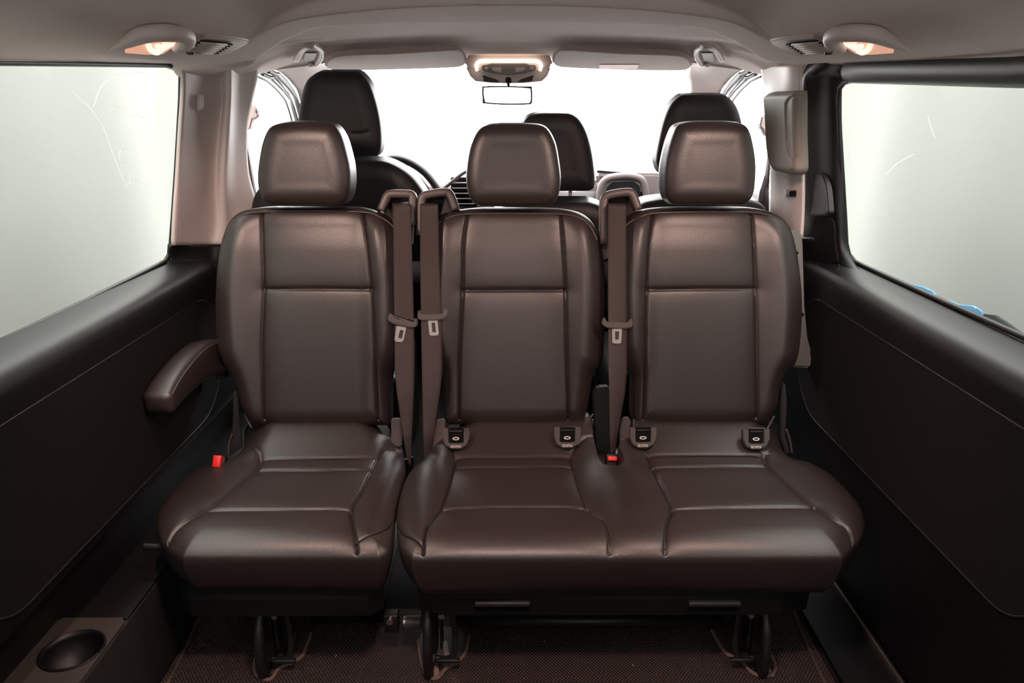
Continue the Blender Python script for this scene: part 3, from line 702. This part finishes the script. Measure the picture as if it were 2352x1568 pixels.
# recliner side covers
def cover(parent, pts, m=GUIDE, off=.02, th=.02, name='recliner_cover'):
    prism(name, [FB.hit(x, y, off) for x, y in pts], -FB.N*th, m, parent, bev=.003)
cover(seatL, [(898, 962), (919, 962), (923, 1000), (922, 1026), (896, 1026), (898, 1000)], COVER if False else GUIDE, off=.04)
cover(bench, [(1003, 966), (1022, 962), (1022, 1026), (994, 1026), (997, 995)], off=.04)
cover(bench, [(1432, 958), (1447, 960), (1448, 1022), (1424, 1022), (1424, 990)], off=.04)
cover(seatL, [(536, 897), (545, 900), (548, 960), (553, 1030), (530, 1045), (522, 1040), (533, 990)], DARK, off=.0)
cover(bench, [(1797, 875), (1804, 880), (1808, 920), (1805, 1000), (1815, 1040), (1805, 1045), (1794, 1000), (1794, 930)], DARK, off=.0)
cover(bench, [(1364, 905), (1375, 890), (1400, 888), (1402, 960), (1404, 1050), (1372, 1040), (1366, 960)], BLACK, off=-.01, th=.05)
for par, P in ((seatL, [(562, 950), (568, 962), (578, 982)]), (bench, [(1778, 955), (1770, 970), (1762, 984)]), (seatL, [(534, 995), (527, 1015), (525, 1045)]), (bench, [(1806, 985), (1814, 1010), (1819, 1040)]), (bench, [(1362, 950), (1352, 965), (1340, 977)])):
    tube('release_wire', [FB.hit(x, y, .01) for x, y in P], .0028, GUIDE, par, flat=1.5)
# grey side shell of the right seat
P = [(1800, 528), (1832, 528), (1842, 533), (1845, 560), (1849, 700), (1856, 775), (1870, 830), (1862, 846), (1815, 842)]
o = prism('side_shell', [FB.hit(x, y, -.085) for x, y in P], -FB.N*.03, GREYP, bench, bev=.006)
for x, y in ((1829, 581), (1842, 722)):
    c = FB.hit(x, y, -.083); cyl('screw', c, c+FB.N*.004, .005, VOID, o)
# armrest of the single seat
def armrest():
    Xc = -.868
    pts = [hX(*p, -.86) for p in ((500, 835), (455, 850), (420, 880), (385, 915))]
    top = [(-.838, 2.0, .668), (-.838, 1.90, .690), (-.838, 1.80, .688), (-.838, 1.70, .670), (-.838, 1.645, .650)]
    V = [];
    rows = []
    for (x, y, z), hgt, wd in zip(cr(top, 6), np.linspace(.12, .055, 25), np.linspace(.066, .072, 25)):
        r = []
        for k in range(20):
            th = 2*math.pi*(k+.5)/20; c, s = math.cos(th), math.sin(th)
            c = math.copysign(abs(c)**.42, c); s = math.copysign(abs(s)**.42, s)
            r.append((x+c*wd/2, y, z-hgt/2+s*hgt/2))
        rows.append(r)
    x, y, z = rows[-1][0]; ce = np.mean(np.array(rows[-1]), 0)
    for k, f in ((.010, .85), (.014, .5), (.015, .02)):
        rows.append([tuple(ce+(np.array(q)-ce)*f+np.array([0, -k, 0])) for q in rows[24]])
    o = surf('armrest', rows, LEATHER, seatL, close=True)
    tube('piping', [(-.804, y, z-.008) for (x, y, z) in top], .002, PIPING, o)
armrest()
# belt guides
def guide(parent, path, fill, lip):
    o = tube('belt_guide', [FB.hit(x, y, .012) for x, y in path], .0115, GUIDE, parent, k=5, flat=1.6, sq=.55, seg=12)
    prism('guide_back', [FB.hit(x, y, -.03) for x, y in fill], -FB.N*.02, GUIDE, parent, bev=.002)
    prism('guide_slot', [FB.hit(x, y, .004) for x, y in lip], -FB.N*.01, VOID, parent, bev=0)
guide(seatL, [(876, 484), (889, 453), (899, 446), (930, 446), (947, 449), (948, 470), (946, 520)], [(870, 492), (888, 450), (950, 448), (948, 560), (905, 560)], [(884, 452), (948, 462), (946, 500), (895, 480)])
guide(bench, [(1047, 482), (1034, 447), (1021, 442), (990, 446), (973, 452), (968, 470), (966, 540)], [(1050, 490), (1032, 446), (968, 450), (966, 560), (1015, 560)], [(1022, 452), (968, 460), (970, 500), (1012, 490)])
guide(bench, [(1465, 481), (1452, 448), (1440, 442), (1408, 446), (1391, 452), (1386, 470), (1386, 560)], [(1470, 490), (1450, 446), (1384, 450), (1384, 600), (1440, 560)], [(1446, 452), (1388, 460), (1390, 500), (1435, 490)])
# seat belts
def belt(lab, ys, xl_, xr_, housing, tongue, slot, offs):
    t = thing('seat_belt', lab, 'seat belt', FB.hit((xl_[3]+xr_[3])/2, 735, .07), 'lap and shoulder belts hanging beside the rear backrests')
    rows = []
    yy = np.linspace(ys[0], ys[-1], 60)
    for y in yy:
        a, b = np.interp(y, ys, xl_), np.interp(y, ys, xr_); of = np.interp(y, ys, offs)
        rows.append([FB.hit(a+(b-a)*k/8, y, of+.002*math.sin(math.pi*k/8)) for k in range(9)])
    surf('webbing', rows, WEB, t, thick=.0014)
    prism('latch_housing', [FB.hit(x, y, .088) for x, y in chain(housing, 3)], -FB.N*.014, GUIDE, t, bev=.003)
    prism('latch_tongue', [FB.hit(x, y, .082) for x, y in tongue], -FB.N*.003, METAL, t, bev=.0006, hole=[FB.hit(x, y, .082) for x, y in slot])
ys = [464, 474, 600, 730, 850, 900, 1000, 1072]
of = [.012, .055, .074, .078, .074, .07, .05, .02]
belt('leftmost rear seat belt, hanging on the single seat with tilted latch plate', ys, [900, 902, 904, 906, 907, 911, 926, 938], [942, 943, 947, 951, 952, 951, 946, 945],
     [(890, 732), (895, 719), (900, 721), (906, 728), (926, 733), (946, 736), (952, 734), (957, 730), (959, 738), (958, 747), (949, 752), (927, 750), (900, 742)],
     [(911, 748), (933, 752), (927, 782), (922, 786), (910, 785), (906, 780)], [(919, 757), (927, 759), (923, 776), (921, 777), (916, 776), (915, 774)], of)
belt('middle rear seat belt with pinkish fold, at left edge of the double bench', ys, [965, 965, 965, 967, 969, 970, 972, 976], [1005, 1006, 1009, 1014, 1016, 1011, 996, 982],
     [(959, 730), (960, 713), (965, 714), (970, 722), (993, 722), (1016, 720), (1020, 709), (1026, 709), (1028, 716), (1026, 727), (1008, 735), (985, 736), (968, 735)],
     [(983, 736), (1005, 736), (1008, 766), (1005, 770), (990, 771), (986, 768)], [(991, 741), (999, 741), (1001, 761), (1000, 763), (994, 763), (993, 761)], of)
belt('rightmost rear seat belt, hanging between the two bench backrests', ys, [1396, 1396, 1396, 1397, 1398, 1399, 1401, 1404], [1437, 1438, 1439, 1440, 1440, 1436, 1418, 1410],
     [(1383, 743), (1386, 729), (1391, 731), (1396, 739), (1420, 740), (1442, 740), (1447, 732), (1452, 733), (1454, 745), (1450, 751), (1439, 754), (1415, 755), (1394, 752)],
     [(1406, 755), (1429, 755), (1427, 786), (1424, 789), (1410, 789), (1406, 786)], [(1413, 761), (1422, 761), (1421, 778), (1420, 780), (1414, 780), (1413, 778)], of)
# buckles (red release buttons)
def buckle(parent, px, py, Z, w, h, tilt):
    c = hZ(px, py, Z)
    o = box('belt_buckle', c+np.array([0, .012, -.02]), (w+.008, .022, .05), BLACK, parent, bev=.004, rot=(-.5, tilt, 0))
    box('release_button', c, (w, .018, h), RED, o, bev=.002, rot=(-.5, tilt, 0))
buckle(seatL, 500, 1059, .42, .020, .030, .06); buckle(bench, 1406, 1053, .392, .024, .012, .05)
# child seat anchor sockets
def isofix(px, py):
    O = hZ(px, py, .456); fr = Frame(O, (1, 0, 0), (0, .64, .77), (0, -.77, .64))
    def S(pts, off=0): return [fr.hit(px+x, py+y, off) for x, y in pts]
    out = [(-30, -20), (-30, 4), (-24, 20), (-10, 28), (10, 28), (24, 20), (31, 4), (31, -20)]
    hol = [(-17, -20), (-17, 0), (-17, 14), (-8, 15), (8, 15), (18, 14), (18, 0), (18, -20)]
    o = prism('anchor_socket', S(out), -fr.N*.02, SOCK, bench, bev=.002, hole=S(hol))
    prism('socket_pocket', S(hol, -.003), -fr.N*.012, VOID, o, bev=0)
    box('socket_flap', fr.hit(px, py-12, -.001), (.034, .006, .004), DARK, o, bev=.001)
    e = [fr.w(fr.loc(px, py+5)[0]+.009*math.cos(a), fr.loc(px, py+5)[1]+.0045*math.sin(a), .0) for a in np.linspace(0, 2*math.pi, 20, endpoint=False)]
    e2 = [fr.w(fr.loc(px, py+5)[0]+.006*math.cos(a), fr.loc(px, py+5)[1]+.0022*math.sin(a), .0) for a in np.linspace(0, 2*math.pi, 20, endpoint=False)]
    prism('socket_emblem', e, -fr.N*.003, WHITEINK, o, bev=0, hole=e2)
    cu = bpy.data.curves.new('socket_lettering', 'FONT'); cu.body = 'ISOFIX'; cu.size = .0095; cu.align_x = 'CENTER'; cu.extrude = .0003; cu.offset = .00005
    cu.materials.append(WHITEINK)
    tx = bpy.data.objects.new('socket_lettering', cu); COL.objects.link(tx)
    p = fr.hit(px, py+26, .0012)
    tx.matrix_world = Matrix(((fr.A[0], fr.B[0], fr.N[0], p[0]), (fr.A[1], fr.B[1], fr.N[1], p[1]), (fr.A[2], fr.B[2], fr.N[2], p[2]), (0, 0, 0, 1)))
    me = bpy.data.meshes.new_from_object(tx); tm = bpy.data.objects.new('socket_lettering', me); COL.objects.link(tm); tm.matrix_world = tx.matrix_world.copy()
    bpy.data.objects.remove(tx); tm.name = 'socket_lettering'; attach(tm, o)
for x, y in ((1047, 1002), (1303, 1000), (1477, 1000), (1737, 1003)): isofix(x, y)

# ================================================================== front row
def front_seat(name, label, O, L, R, hl, hr_, ho, seam=None, shell=None):
    t = thing(name, label, 'car seat', (O[0], O[1], 0))
    fr = Frame(O, (1, 0, 0), (0, -.12, .99), (0, -.99, -.12))
    pad('backrest', fr, L, R, .03, .05, LEATHER2, t, skirt=((0, .03), (0, .07), (.02, .10)), nx=70, ny=70)
    headrest('headrest', hl, hr_, ho, t, LEATHER2, tilt=-.06, H=.03, r=.06, dep=.11, seam=seam)
    box('seat_base', (O[0], O[1]+.35, .205), (.34, .5, .40), BLACK, t, bev=.03)
    return t
front_seat('driver_seat', 'tall black front seat at left, headrest standing above the single seat', (-.55, 2.30, .95),
           [(770, 368), (720, 372), (640, 400), (590, 440), (575, 500), (570, 600)], [(850, 367), (890, 372), (930, 392), (960, 420), (985, 462), (992, 500), (995, 600)],
           [(760, 163), (735, 165), (708, 182), (694, 215), (687, 255), (684, 300), (690, 335), (705, 352), (725, 362)], [(800, 163), (825, 165), (848, 190), (862, 225), (872, 265), (877, 305), (876, 338), (868, 355), (850, 364)], (0, 2.40, 1.3), seam=[{'s': [(810, 306), (825, 306), (845, 302)], 'd': .003, 'p': .001}])
front_seat('front_middle_seat', 'black front seat in the middle, headrest right of central bench headrest', (.14, 2.36, .95),
           [(1240, 462), (1200, 464), (1150, 475), (1130, 500), (1120, 600)], [(1330, 460), (1350, 462), (1385, 475), (1400, 500), (1405, 600)],
           [(1255, 259), (1235, 260), (1210, 270), (1192, 300), (1185, 340), (1184, 380), (1186, 410), (1196, 428), (1215, 438)], [(1280, 259), (1306, 260), (1328, 272), (1345, 300), (1357, 340), (1364, 385), (1366, 415), (1362, 433), (1345, 439)], (0, 2.48, 1.2))
front_seat('front_passenger_seat', 'black front seat at right, headrest above rightmost rear headrest', (.52, 2.36, .95),
           [(1560, 455), (1510, 458), (1470, 468), (1450, 500), (1445, 600)], [(1700, 453), (1730, 460), (1755, 475), (1765, 520), (1768, 600)],
           [(1590, 217), (1565, 219), (1540, 240), (1524, 275), (1513, 320), (1506, 360), (1508, 380), (1515, 395), (1530, 402)], [(1640, 217), (1665, 219), (1685, 235), (1698, 262), (1706, 300), (1710, 340), (1708, 380), (1700, 395), (1685, 402)], (0, 2.43, 1.25))

# dashboard
def dash():
    t = thing('dashboard', 'dark dashboard below the windscreen, top at right coloured pale as lit', 'dashboard', (0, 3.2, .6))
    prof = [(3.60, 1.0), (3.45, 1.02), (3.25, 1.035), (3.10, 1.03), (3.02, 1.00), (2.98, .94), (2.98, .6)]
    rows = [[(x, y+.06*abs(x/.85)**2, z) for y, z in cr(prof, 5)] for x in np.linspace(-.85, .85, 30)]
    surf('dash_top', rows, DASH, t, thick=.01)
    # instrument hood
    for r0, w0, yy in ((.05, .012, 2.93), (.03, .008, 2.90)):
        pass
    P = [hY(x, y, 2.92) for x, y in ((880, 372), (905, 364), (940, 372), (975, 395), (1000, 425), (1012, 450))]
    tube('instrument_hood', P, .016, DARK, t, flat=2.2)
    P = [hY(x, y, 2.86) for x, y in ((890, 374), (925, 380), (955, 400), (980, 428), (992, 450))]
    tube('hood_trim', P, .006, GUIDE, t)
    # centre stack with vents and screen hood
    surf('centre_stack', [[hY(x, y, 2.95+.0*k) for x in (1030, 1100, 1200, 1300, 1500)] for k, y in enumerate((440, 480, 560))], DASH, t, thick=.02)
    pts = [hY(x, y, 2.90) for x, y in ((1010, 440), (1035, 420), (1060, 400), (1078, 390))]
    tube('vent_rim', pts, .007, GUIDE, t)
    v = hY(1066, 440, 2.93); box('air_vent', v, (.10, .03, .11), VOID, t, bev=.004)
    for k in range(5):
        c = hY(1064, 420+k*12, 2.90); box('vent_slat', c, (.085, .012, .004), METAL, t, bev=.001)
    # upper dash on the right and screen cowl, daylight put into their pale colour
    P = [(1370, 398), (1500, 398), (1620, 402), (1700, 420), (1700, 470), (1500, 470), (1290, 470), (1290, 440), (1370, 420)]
    prism('dash_upper_panel', [hY(x, y, 2.97) for x, y in P], (0, .05, 0), DASHLIT, t, bev=.01)
    P = [hY(x, y, 2.93) for x, y in ((1376, 470), (1380, 432), (1392, 412), (1420, 405), (1450, 405), (1474, 414), (1482, 440), (1484, 470))]
    tube('screen_cowl', P, .014, DASHLIT, t, sq=.7)
    P = [(1390, 470), (1394, 432), (1408, 418), (1456, 417), (1470, 428), (1475, 470)]
    prism('screen_recess', [hY(x, y, 2.92) for x, y in P], (0, .03, 0), DARK, t, bev=.002)
    P = [(1372, 391), (1470, 398), (1462, 403), (1372, 397)]
    prism('defrost_slot', [hY(x, y, 2.95) for x, y in P], (0, .02, 0), DMETAL, t, bev=0)
dash()

# ================================================================== roof fittings
# sun visors
def visor(lab, pts, label_px=None):
    vO = np.array([0, 2.28, 1.436]); vN = np.array([0, -.058, -1.0]); t = thing('sun_visor', lab, 'sun visor', hP(*pts[0], vO, vN))
    prism('visor_panel', [hP(x, y, vO, vN) for x, y in chain(pts, 4)], (0, .001, .016), VIS, t, bev=.006)
    if label_px:
        prism('warning_label', [hP(x, y, vO-np.array([0, 0, .001]), vN) for x, y in label_px], (0, 0, -.0008), LABELM, t, bev=0)
visor('left sun visor, plain taupe, folded up', [(752, 158), (748, 148), (758, 136), (790, 128), (900, 124), (1000, 118), (1040, 116), (1062, 120), (1072, 140), (1066, 151), (1030, 156), (900, 160), (790, 162)])
visor('right sun visor, taupe with pink warning label, folded up', [(1584, 158), (1590, 148), (1580, 136), (1550, 128), (1440, 124), (1340, 118), (1300, 116), (1278, 120), (1268, 140), (1275, 151), (1310, 156), (1440, 161), (1560, 162)],
      [(1376, 148), (1467, 148), (1464, 158), (1376, 158)])
# header edge below headliner
# overhead console
def console():
    t = thing('overhead_console', 'overhead console with glowing lamp strip above the mirror', 'console', hY(1170, 150, 2.62))
    Yc = 2.60
    P = [(1069, 152), (1085, 150), (1100, 162), (1130, 172), (1168, 177), (1205, 172), (1235, 162), (1252, 152), (1266, 153), (1257, 175), (1245, 186), (1205, 190), (1168, 191), (1130, 190), (1092, 186), (1080, 175)]
    prism('console_bowl', [hY(x, y, Yc+.03) for x, y in P], (0, .05, 0), TAUPE, t, bev=.004)
    for pp in ([(1108, 172), (1140, 182), (1150, 190), (1112, 187)], [(1187, 190), (1196, 182), (1226, 172), (1222, 187)]):
        prism('sensor_cover', [hY(x, y, Yc+.028) for x, y in pp], (0, .004, 0), DARK, t, bev=0)
    P = [(1068, 150), (1075, 128), (1100, 112), (1170, 108), (1240, 112), (1262, 128), (1268, 150), (1240, 162), (1205, 172), (1168, 177), (1130, 172), (1098, 162)]
    prism('console_face', [hY(x, y, Yc+.02) for x, y in chain(P, 3)], (0, .05, 0), TAUPE, t, bev=.006)
    P = [(1096, 163), (1094, 150), (1100, 142), (1112, 140), (1168, 140), (1226, 140), (1238, 143), (1243, 151), (1240, 163)]
    tube('lamp_strip', [hY(x, y, Yc+.012) for x, y in P], .0055, LED, t, k=5)
    for x in (1126, 1147, 1168, 1189, 1210):
        c = hY(x, 140, Yc+.006); cyl('lamp_dot', c, c+np.array([0, -.003, 0]), .004, LED, t, seg=12)
    P = [(1106, 150), (1120, 148), (1128, 145), (1208, 145), (1216, 149), (1232, 150), (1230, 162), (1200, 169), (1168, 173), (1132, 169), (1108, 162)]
    prism('switch_panel', [hY(x, y, Yc+.012) for x, y in P], (0, .02, 0), COVER, t, bev=.003)
    for pp in ([(1112, 153), (1122, 153), (1121, 160), (1113, 160)], [(1217, 153), (1228, 153), (1226, 160), (1218, 160)], [(1128, 155), (1152, 155), (1152, 167), (1134, 163)], [(1184, 155), (1208, 155), (1203, 163), (1184, 167)]):
        prism('switch', [hY(x, y, Yc+.008) for x, y in pp], (0, .01, 0), TAUPE, t, bev=.002)
console()
def mirror():
    t = thing('rear_view_mirror', 'rectangular rear-view mirror hanging below the overhead console', 'mirror', hY(1165, 190, 2.66))
    Ym = 2.62
    P = [(1112, 198), (1168, 197), (1216, 200), (1222, 205), (1223, 230), (1220, 238), (1214, 240), (1168, 241), (1116, 238), (1110, 232), (1107, 214), (1108, 202)]
    ring = chain([(x, y) for x, y in P], 3)
    cxy = ring.mean(0); inner = cxy+(ring-cxy)*np.array([.94, .865])
    prism('mirror_housing', [hY(x, y, Ym) for x, y in ring], (0, .02, 0), RUBBER, t, bev=0, hole=[hY(x, y, Ym) for x, y in inner])
    box('housing_back', hY(1165, 218, Ym+.02), (.168, .006, .056), RUBBER, t, bev=.002)
    mO = hY(1165, 218, Ym+.005); mN = np.array([0.0, -math.cos(math.radians(2.2)), -math.sin(math.radians(2.2))])
    prism('mirror_glass', [hP(x, y, mO, mN) for x, y in inner], -mN*.002, MIRR, t, bev=0)
    cyl('mirror_stalk', hY(1168, 198, Ym+.01), hY(1167, 180, Ym+.03), .0045, RUBBER, t); 
    cyl('stalk_socket', hY(1168, 186, Ym+.005), hY(1167, 178, Ym+.03), .010, RUBBER, t)
mirror()
# ceiling air vents and lit handle housings
def on_ceiling(px, py, off=0.0):
    d = ray(px, py); lo_, hi_ = .6, 3.2
    f = lambda t: (CAM[2]+d[2]*t)-float(ceil_z(np.array([d[0]*t]), np.array([d[1]*t]))[0])+off
    prev = lo_
    for k in range(200):
        t = lo_+(hi_-lo_)*k/199
        if f(t) > 0: hi2 = t; break
        prev = t
    else: hi2 = hi_
    a, b = prev, hi2
    for _ in range(30):
        m = (a+b)/2
        if f(m) > 0: b = m
        else: a = m
    return CAM+d*a
def vent(side):
    m = (lambda x: x) if side < 0 else (lambda x: 2340-x)
    lab = 'slatted air vent in the headliner above the %s' % ('left pillar' if side < 0 else 'sliding door')
    c = on_ceiling(m(488), 110); t = thing('ceiling_vent', lab, 'air vent', c, 'ceiling air vents')
    out = [(402, 124), (468, 88), (478, 87), (540, 92), (572, 98), (572, 101), (522, 127), (512, 129)]
    P = np.array([on_ceiling(m(x), y, .006) for x, y in out])
    prism('vent_frame', P, (0, 0, .012), TAUPE, t, bev=.003)
    for k in range(6):
        f = k/5
        xa, ya = 468-f*38, 97+f*22; xb, yb = 528-f*32, 103+f*20
        a = on_ceiling(m(xa), ya, .009); b = on_ceiling(m(xb), yb, .009)
        prism('vent_gap', [a+np.array([0, -.017, 0]), b+np.array([0, -.017, 0]), b+np.array([0, .017, 0]), a+np.array([0, .017, 0])], (0, 0, .003), VOID, t, bev=0)
        tube('vent_slat', [a+np.array([0, -.014, -.002]), b+np.array([0, -.017, -.001])], .0024, TAUPE, t, smoothpath=False)
    a = on_ceiling(m(438), 121, .014); box('vent_tab', a, (.014, .008, .008), DARK, t, bev=.002)
def handle(side):
    m = (lambda x: x) if side < 0 else (lambda x: 2340-x)
    lab = 'curved ceiling lamp housing with hook, glowing warm, at the %s' % ('left' if side < 0 else 'right')
    c = on_ceiling(m(350), 105); t = thing('ceiling_lamp', lab, 'ceiling lamp', c, 'lit ceiling lamp housings')
    path = [(252, 117), (290, 98), (330, 80), (375, 75), (410, 78), (428, 86), (426, 100), (405, 114)]
    rad = [.004, .011, .017, .019, .018, .016, .014, .008]
    P = [on_ceiling(m(x), y, .014) for x, y in path]
    tube('lamp_housing', P, .016, TAUPE, t, k=6, seg=16, flat=.75, radii=rad, up=(0, .2, 1), sq=.75)
    fillp = [(288, 122), (335, 102), (370, 96), (402, 98), (406, 104), (375, 124), (340, 126)]
    prism('lamp_recess', [on_ceiling(m(x), y, .007) for x, y in fillp], (0, 0, .012), LAMPC, t, bev=0)
    P = [(286, 123), (340, 101), (372, 97), (400, 99)]
    P = [on_ceiling(m(x), y, .011) for x, y in ((340, 100), (346, 115), (358, 121), (368, 117), (368, 110), (362, 106))]
    tube('coat_hook', P, .005, LAMPG, t, k=5)  # hook is no lamp, the lamplight on it is emission
    e = on_ceiling(m(385), 101, .010); 
    prism('lamp_lens', [on_ceiling(m(x), y, .0085) for x, y in [(372, 99), (403, 100), (398, 106), (376, 118)]], (0, 0, .002), LAMPG, t, bev=0)
    l = bpy.data.lights.new('lamp_bulb', 'SPOT'); l.energy = 19; l.color = (1.0, .68, .56); l.spot_size = math.radians(125); l.spot_blend = .6; l.shadow_soft_size = .025
    lo = bpy.data.objects.new('lamp_bulb', l); COL.objects.link(lo)
    p = on_ceiling(m(368), 122, .055); lo.location = p; lo.rotation_euler = (Vector((side*-.25, .55, -1))).to_track_quat('-Z', 'Y').to_euler()
    attach(lo, t)
for s in (-1, 1): vent(s); handle(s)
# front grab handles near the A pillars
def grab(side):
    m = (lambda x: x) if side < 0 else (lambda x: 2338-x)
    Yg = 2.50; hG = lambda x, y, o: on_ceiling(x, y, o)
    t = thing('grab_handle', 'small taupe grab handle on the headliner at front %s' % ('left' if side < 0 else 'right'), 'grab handle', hY(m(712), 128, Yg), 'front grab handles')
    tube('handle_bar', [hG(m(x), y, .010) for x, y in ((679, 138), (690, 120), (706, 107), (722, 106), (737, 115), (738, 130), (727, 147), (712, 149))], .0062, TAUPE, t, k=5, sq=.7, flat=1.3)
    prism('handle_recess', [hG(m(x), y, .004) for x, y in ((700, 122), (728, 122), (722, 144), (704, 146), (696, 138))], (0, 0, .006), COVER, t, bev=.002)
grab(-1); grab(1)
# rear ceiling dome lamp
def dome():
    t = thing('rear_dome_lamp', 'rear ceiling lamp behind the camera', 'ceiling lamp', (0, .71, 1.53))
    z = 1.522
    A = [(-.11, .63, z), (.11, .63, z), (.11, .79, z), (-.11, .79, z)]; B = [(-.09, .65, z), (.09, .65, z), (.09, .77, z), (-.09, .77, z)]
    prism('lamp_frame', A, (0, 0, .045), TAUPE, t, bev=.004, hole=B)
    box('lamp_lens', (0, .71, 1.545), (.176, .116, .006), mat('lit_dome_lens', (1, .85, .75), .5, emis=(1.0, .70, .62), estr=235.0), t, bev=0)
dome()
# cap on the left pillar
def pillar_cap():
    fr = Frame(hY(457, 235, 2.145), (.72, .69, 0), (0, 0, 1), (.69, -.72, 0))
    P = [(446, 217), (468, 217), (469, 245), (464, 254), (453, 255), (446, 247)]
    o = prism('hook_cover', [hY(x, y, 2.150-(x-446)*.0004) for x, y in P], (0, -.008, 0), TAUPE, bev=.003)
    tag(o, 'small rounded taupe hook cover on the left pillar', 'hook cover')
pillar_cap()
def right_cover():
    t = thing('pillar_airbag_cover', 'long olive-taupe padded cover with oval recess on right pillar', 'pillar cover', hY(1805, 300, 2.13))
    p1, p2 = hY(1764, 300, 2.285), hY(1840, 300, 2.05); A = np.array([p2[0]-p1[0], p2[1]-p1[1], 0]); A /= np.linalg.norm(A)
    fr = Frame(p1, A, (0, 0, 1), (-A[1]*-1, -A[0], 0) if False else np.array([A[1], -A[0], 0]))
    oval = [(1802, 240), (1812, 224), (1823, 226), (1828, 260), (1830, 320), (1827, 352), (1818, 362), (1808, 352), (1803, 310), (1802, 240)]
    pad('cover_panel', fr, [(1785, 210), (1772, 214), (1765, 226), (1768, 270), (1771, 330), (1777, 372), (1788, 394), (1800, 402)], [(1826, 207), (1834, 208), (1838, 216), (1838, 300), (1840, 372), (1838, 392), (1828, 402)],
        .022, .02, COVER, t, seams=[{'s': oval, 'd': .004, 'p': .001}], skirt=((0, .02),), nx=80, ny=110, dents=[(oval, .004, .004)], thread=0)
    c = hY(1818, 444, 2.15); b = box('seat_switch', c, (.030, .006, .022), GUIDE, bev=.002); tag(b, 'small black switch in a taupe frame on right pillar', 'switch')
    box('switch_key', c+np.array([.002, -.004, 0]), (.018, .004, .015), VOID, b, bev=.001)
right_cover()
# front seat belts on the B pillars
def front_belt(side):
    if side < 0:
        t = thing('front_seat_belt', 'left front seat belt on its height adjuster beside the pillar', 'seat belt', hY(577, 260, 2.42), 'front seat belts')
        prism('belt_anchor', [hY(x, y, 2.40) for x, y in ((564, 243), (580, 240), (590, 248), (590, 258), (594, 262), (592, 272), (580, 274), (574, 298), (558, 298), (562, 270))], (0, .03, 0), TAUPE, t, bev=.004)
        rows = [[hY(x0, y, 2.44), hY(x1, y, 2.46)] for x0, x1, y in ((556, 566, 300), (566, 574, 350), (573, 582, 400), (578, 588, 440), (582, 592, 473))]
        surf('webbing', rows, GUIDE, t, thick=.002)
    else:
        t = thing('front_seat_belt', 'right front seat belt and adjuster behind the pillar edge', 'seat belt', hY(1760, 290, 2.44), 'front seat belts')
        prism('belt_anchor', [hY(x, y, 2.42) for x, y in ((1750, 266), (1762, 262), (1770, 280), (1770, 318), (1758, 310), (1752, 298), (1745, 290), (1747, 280))], (0, .03, 0), TAUPE, t, bev=.004)
        rows = [[hY(x0, y, 2.46), hY(x1, y, 2.44)] for x0, x1, y in ((1764, 1770, 350), (1757, 1768, 400), (1745, 1766, 440), (1738, 1766, 485))]
        surf('webbing', rows, WEB, t, thick=.002)
front_belt(-1); front_belt(1)

# ================================================================== floor
def mat_floor():
    t = thing('floor_mat', 'dark brown woven rubber mat under the rear seats', 'floor mat', (0, 1.3, 0))
    V = [hZ(470, 1405, .006), hZ(1822, 1398, .006), hZ(1915, 1610, .006), hZ(366, 1610, .006)]
    V = [V[0], V[1], (V[1][0]-.01, .6, .006), (V[0][0], .6, .006)]
    prism('mat_panel', V, (0, 0, .006), MATW, t, bev=.0)
    tube('mat_edge', [hZ(590, 1413, .013), hZ(520, 1408, .013), hZ(478, 1404, .013), hZ(462, 1412, .013), hZ(425, 1490, .013), hZ(383, 1575, .013), hZ(366, 1610, .013)], .005, BINDD, t)
    tube('mat_edge', [hZ(1818, 1396, .013), hZ(1850, 1470, .013), hZ(1898, 1575, .013), hZ(1915, 1610, .013)], .005, BINDD, t)
    for pts, pl in (([(716, 1452), (705, 1482), (692, 1508), (660, 1525), (640, 1535), (625, 1556), (612, 1560), (590, 1550), (584, 1530), (590, 1500)], [(590, 1500), (600, 1450), (715, 1450), (690, 1508), (640, 1535), (612, 1557), (588, 1540)]),
                ([(961, 1470), (964, 1500), (972, 1535), (985, 1554), (1005, 1556), (1025, 1535), (1055, 1515), (1070, 1495), (1078, 1455)], [(962, 1470), (975, 1440), (1075, 1440), (1068, 1495), (1025, 1535), (995, 1556), (972, 1535)]),
                ([(1634, 1445), (1650, 1475), (1668, 1500), (1700, 1515), (1725, 1542), (1750, 1552), (1775, 1545), (1780, 1525), (1765, 1490), (1755, 1475)], [(1636, 1445), (1745, 1445), (1765, 1490), (1776, 1530), (1750, 1550), (1700, 1515), (1666, 1500)])):
        prism('cut_out_plate', [hZ(x, y, .0125) for x, y in pl], (0, 0, .0012), mat('dark_cutout', (.05, .035, .03), .6) if 'dark_cutout' not in MATS else MATS['dark_cutout'], t, bev=0)
        tube('cut_out_binding', [hZ(x, y, .015) for x, y in pts], .0048, BIND, t, flat=1.0)
    for x, y in ((1002, 1540), (672, 1470), (1762, 1535), (1024, 1488)):
        c = hZ(x, y, .016); box('bare_metal_patch', c, (.012, .05, .002), PLATE, t, bev=0, rot=(0, 0, .2))
    for k, (x, y) in enumerate(((1250, 1472), (1454, 1527), (772, 1505))):
        c = hZ(x, y, .017); box('lint', c, (.002, .004, .002), WHITEINK, t, bev=0)
mat_floor()
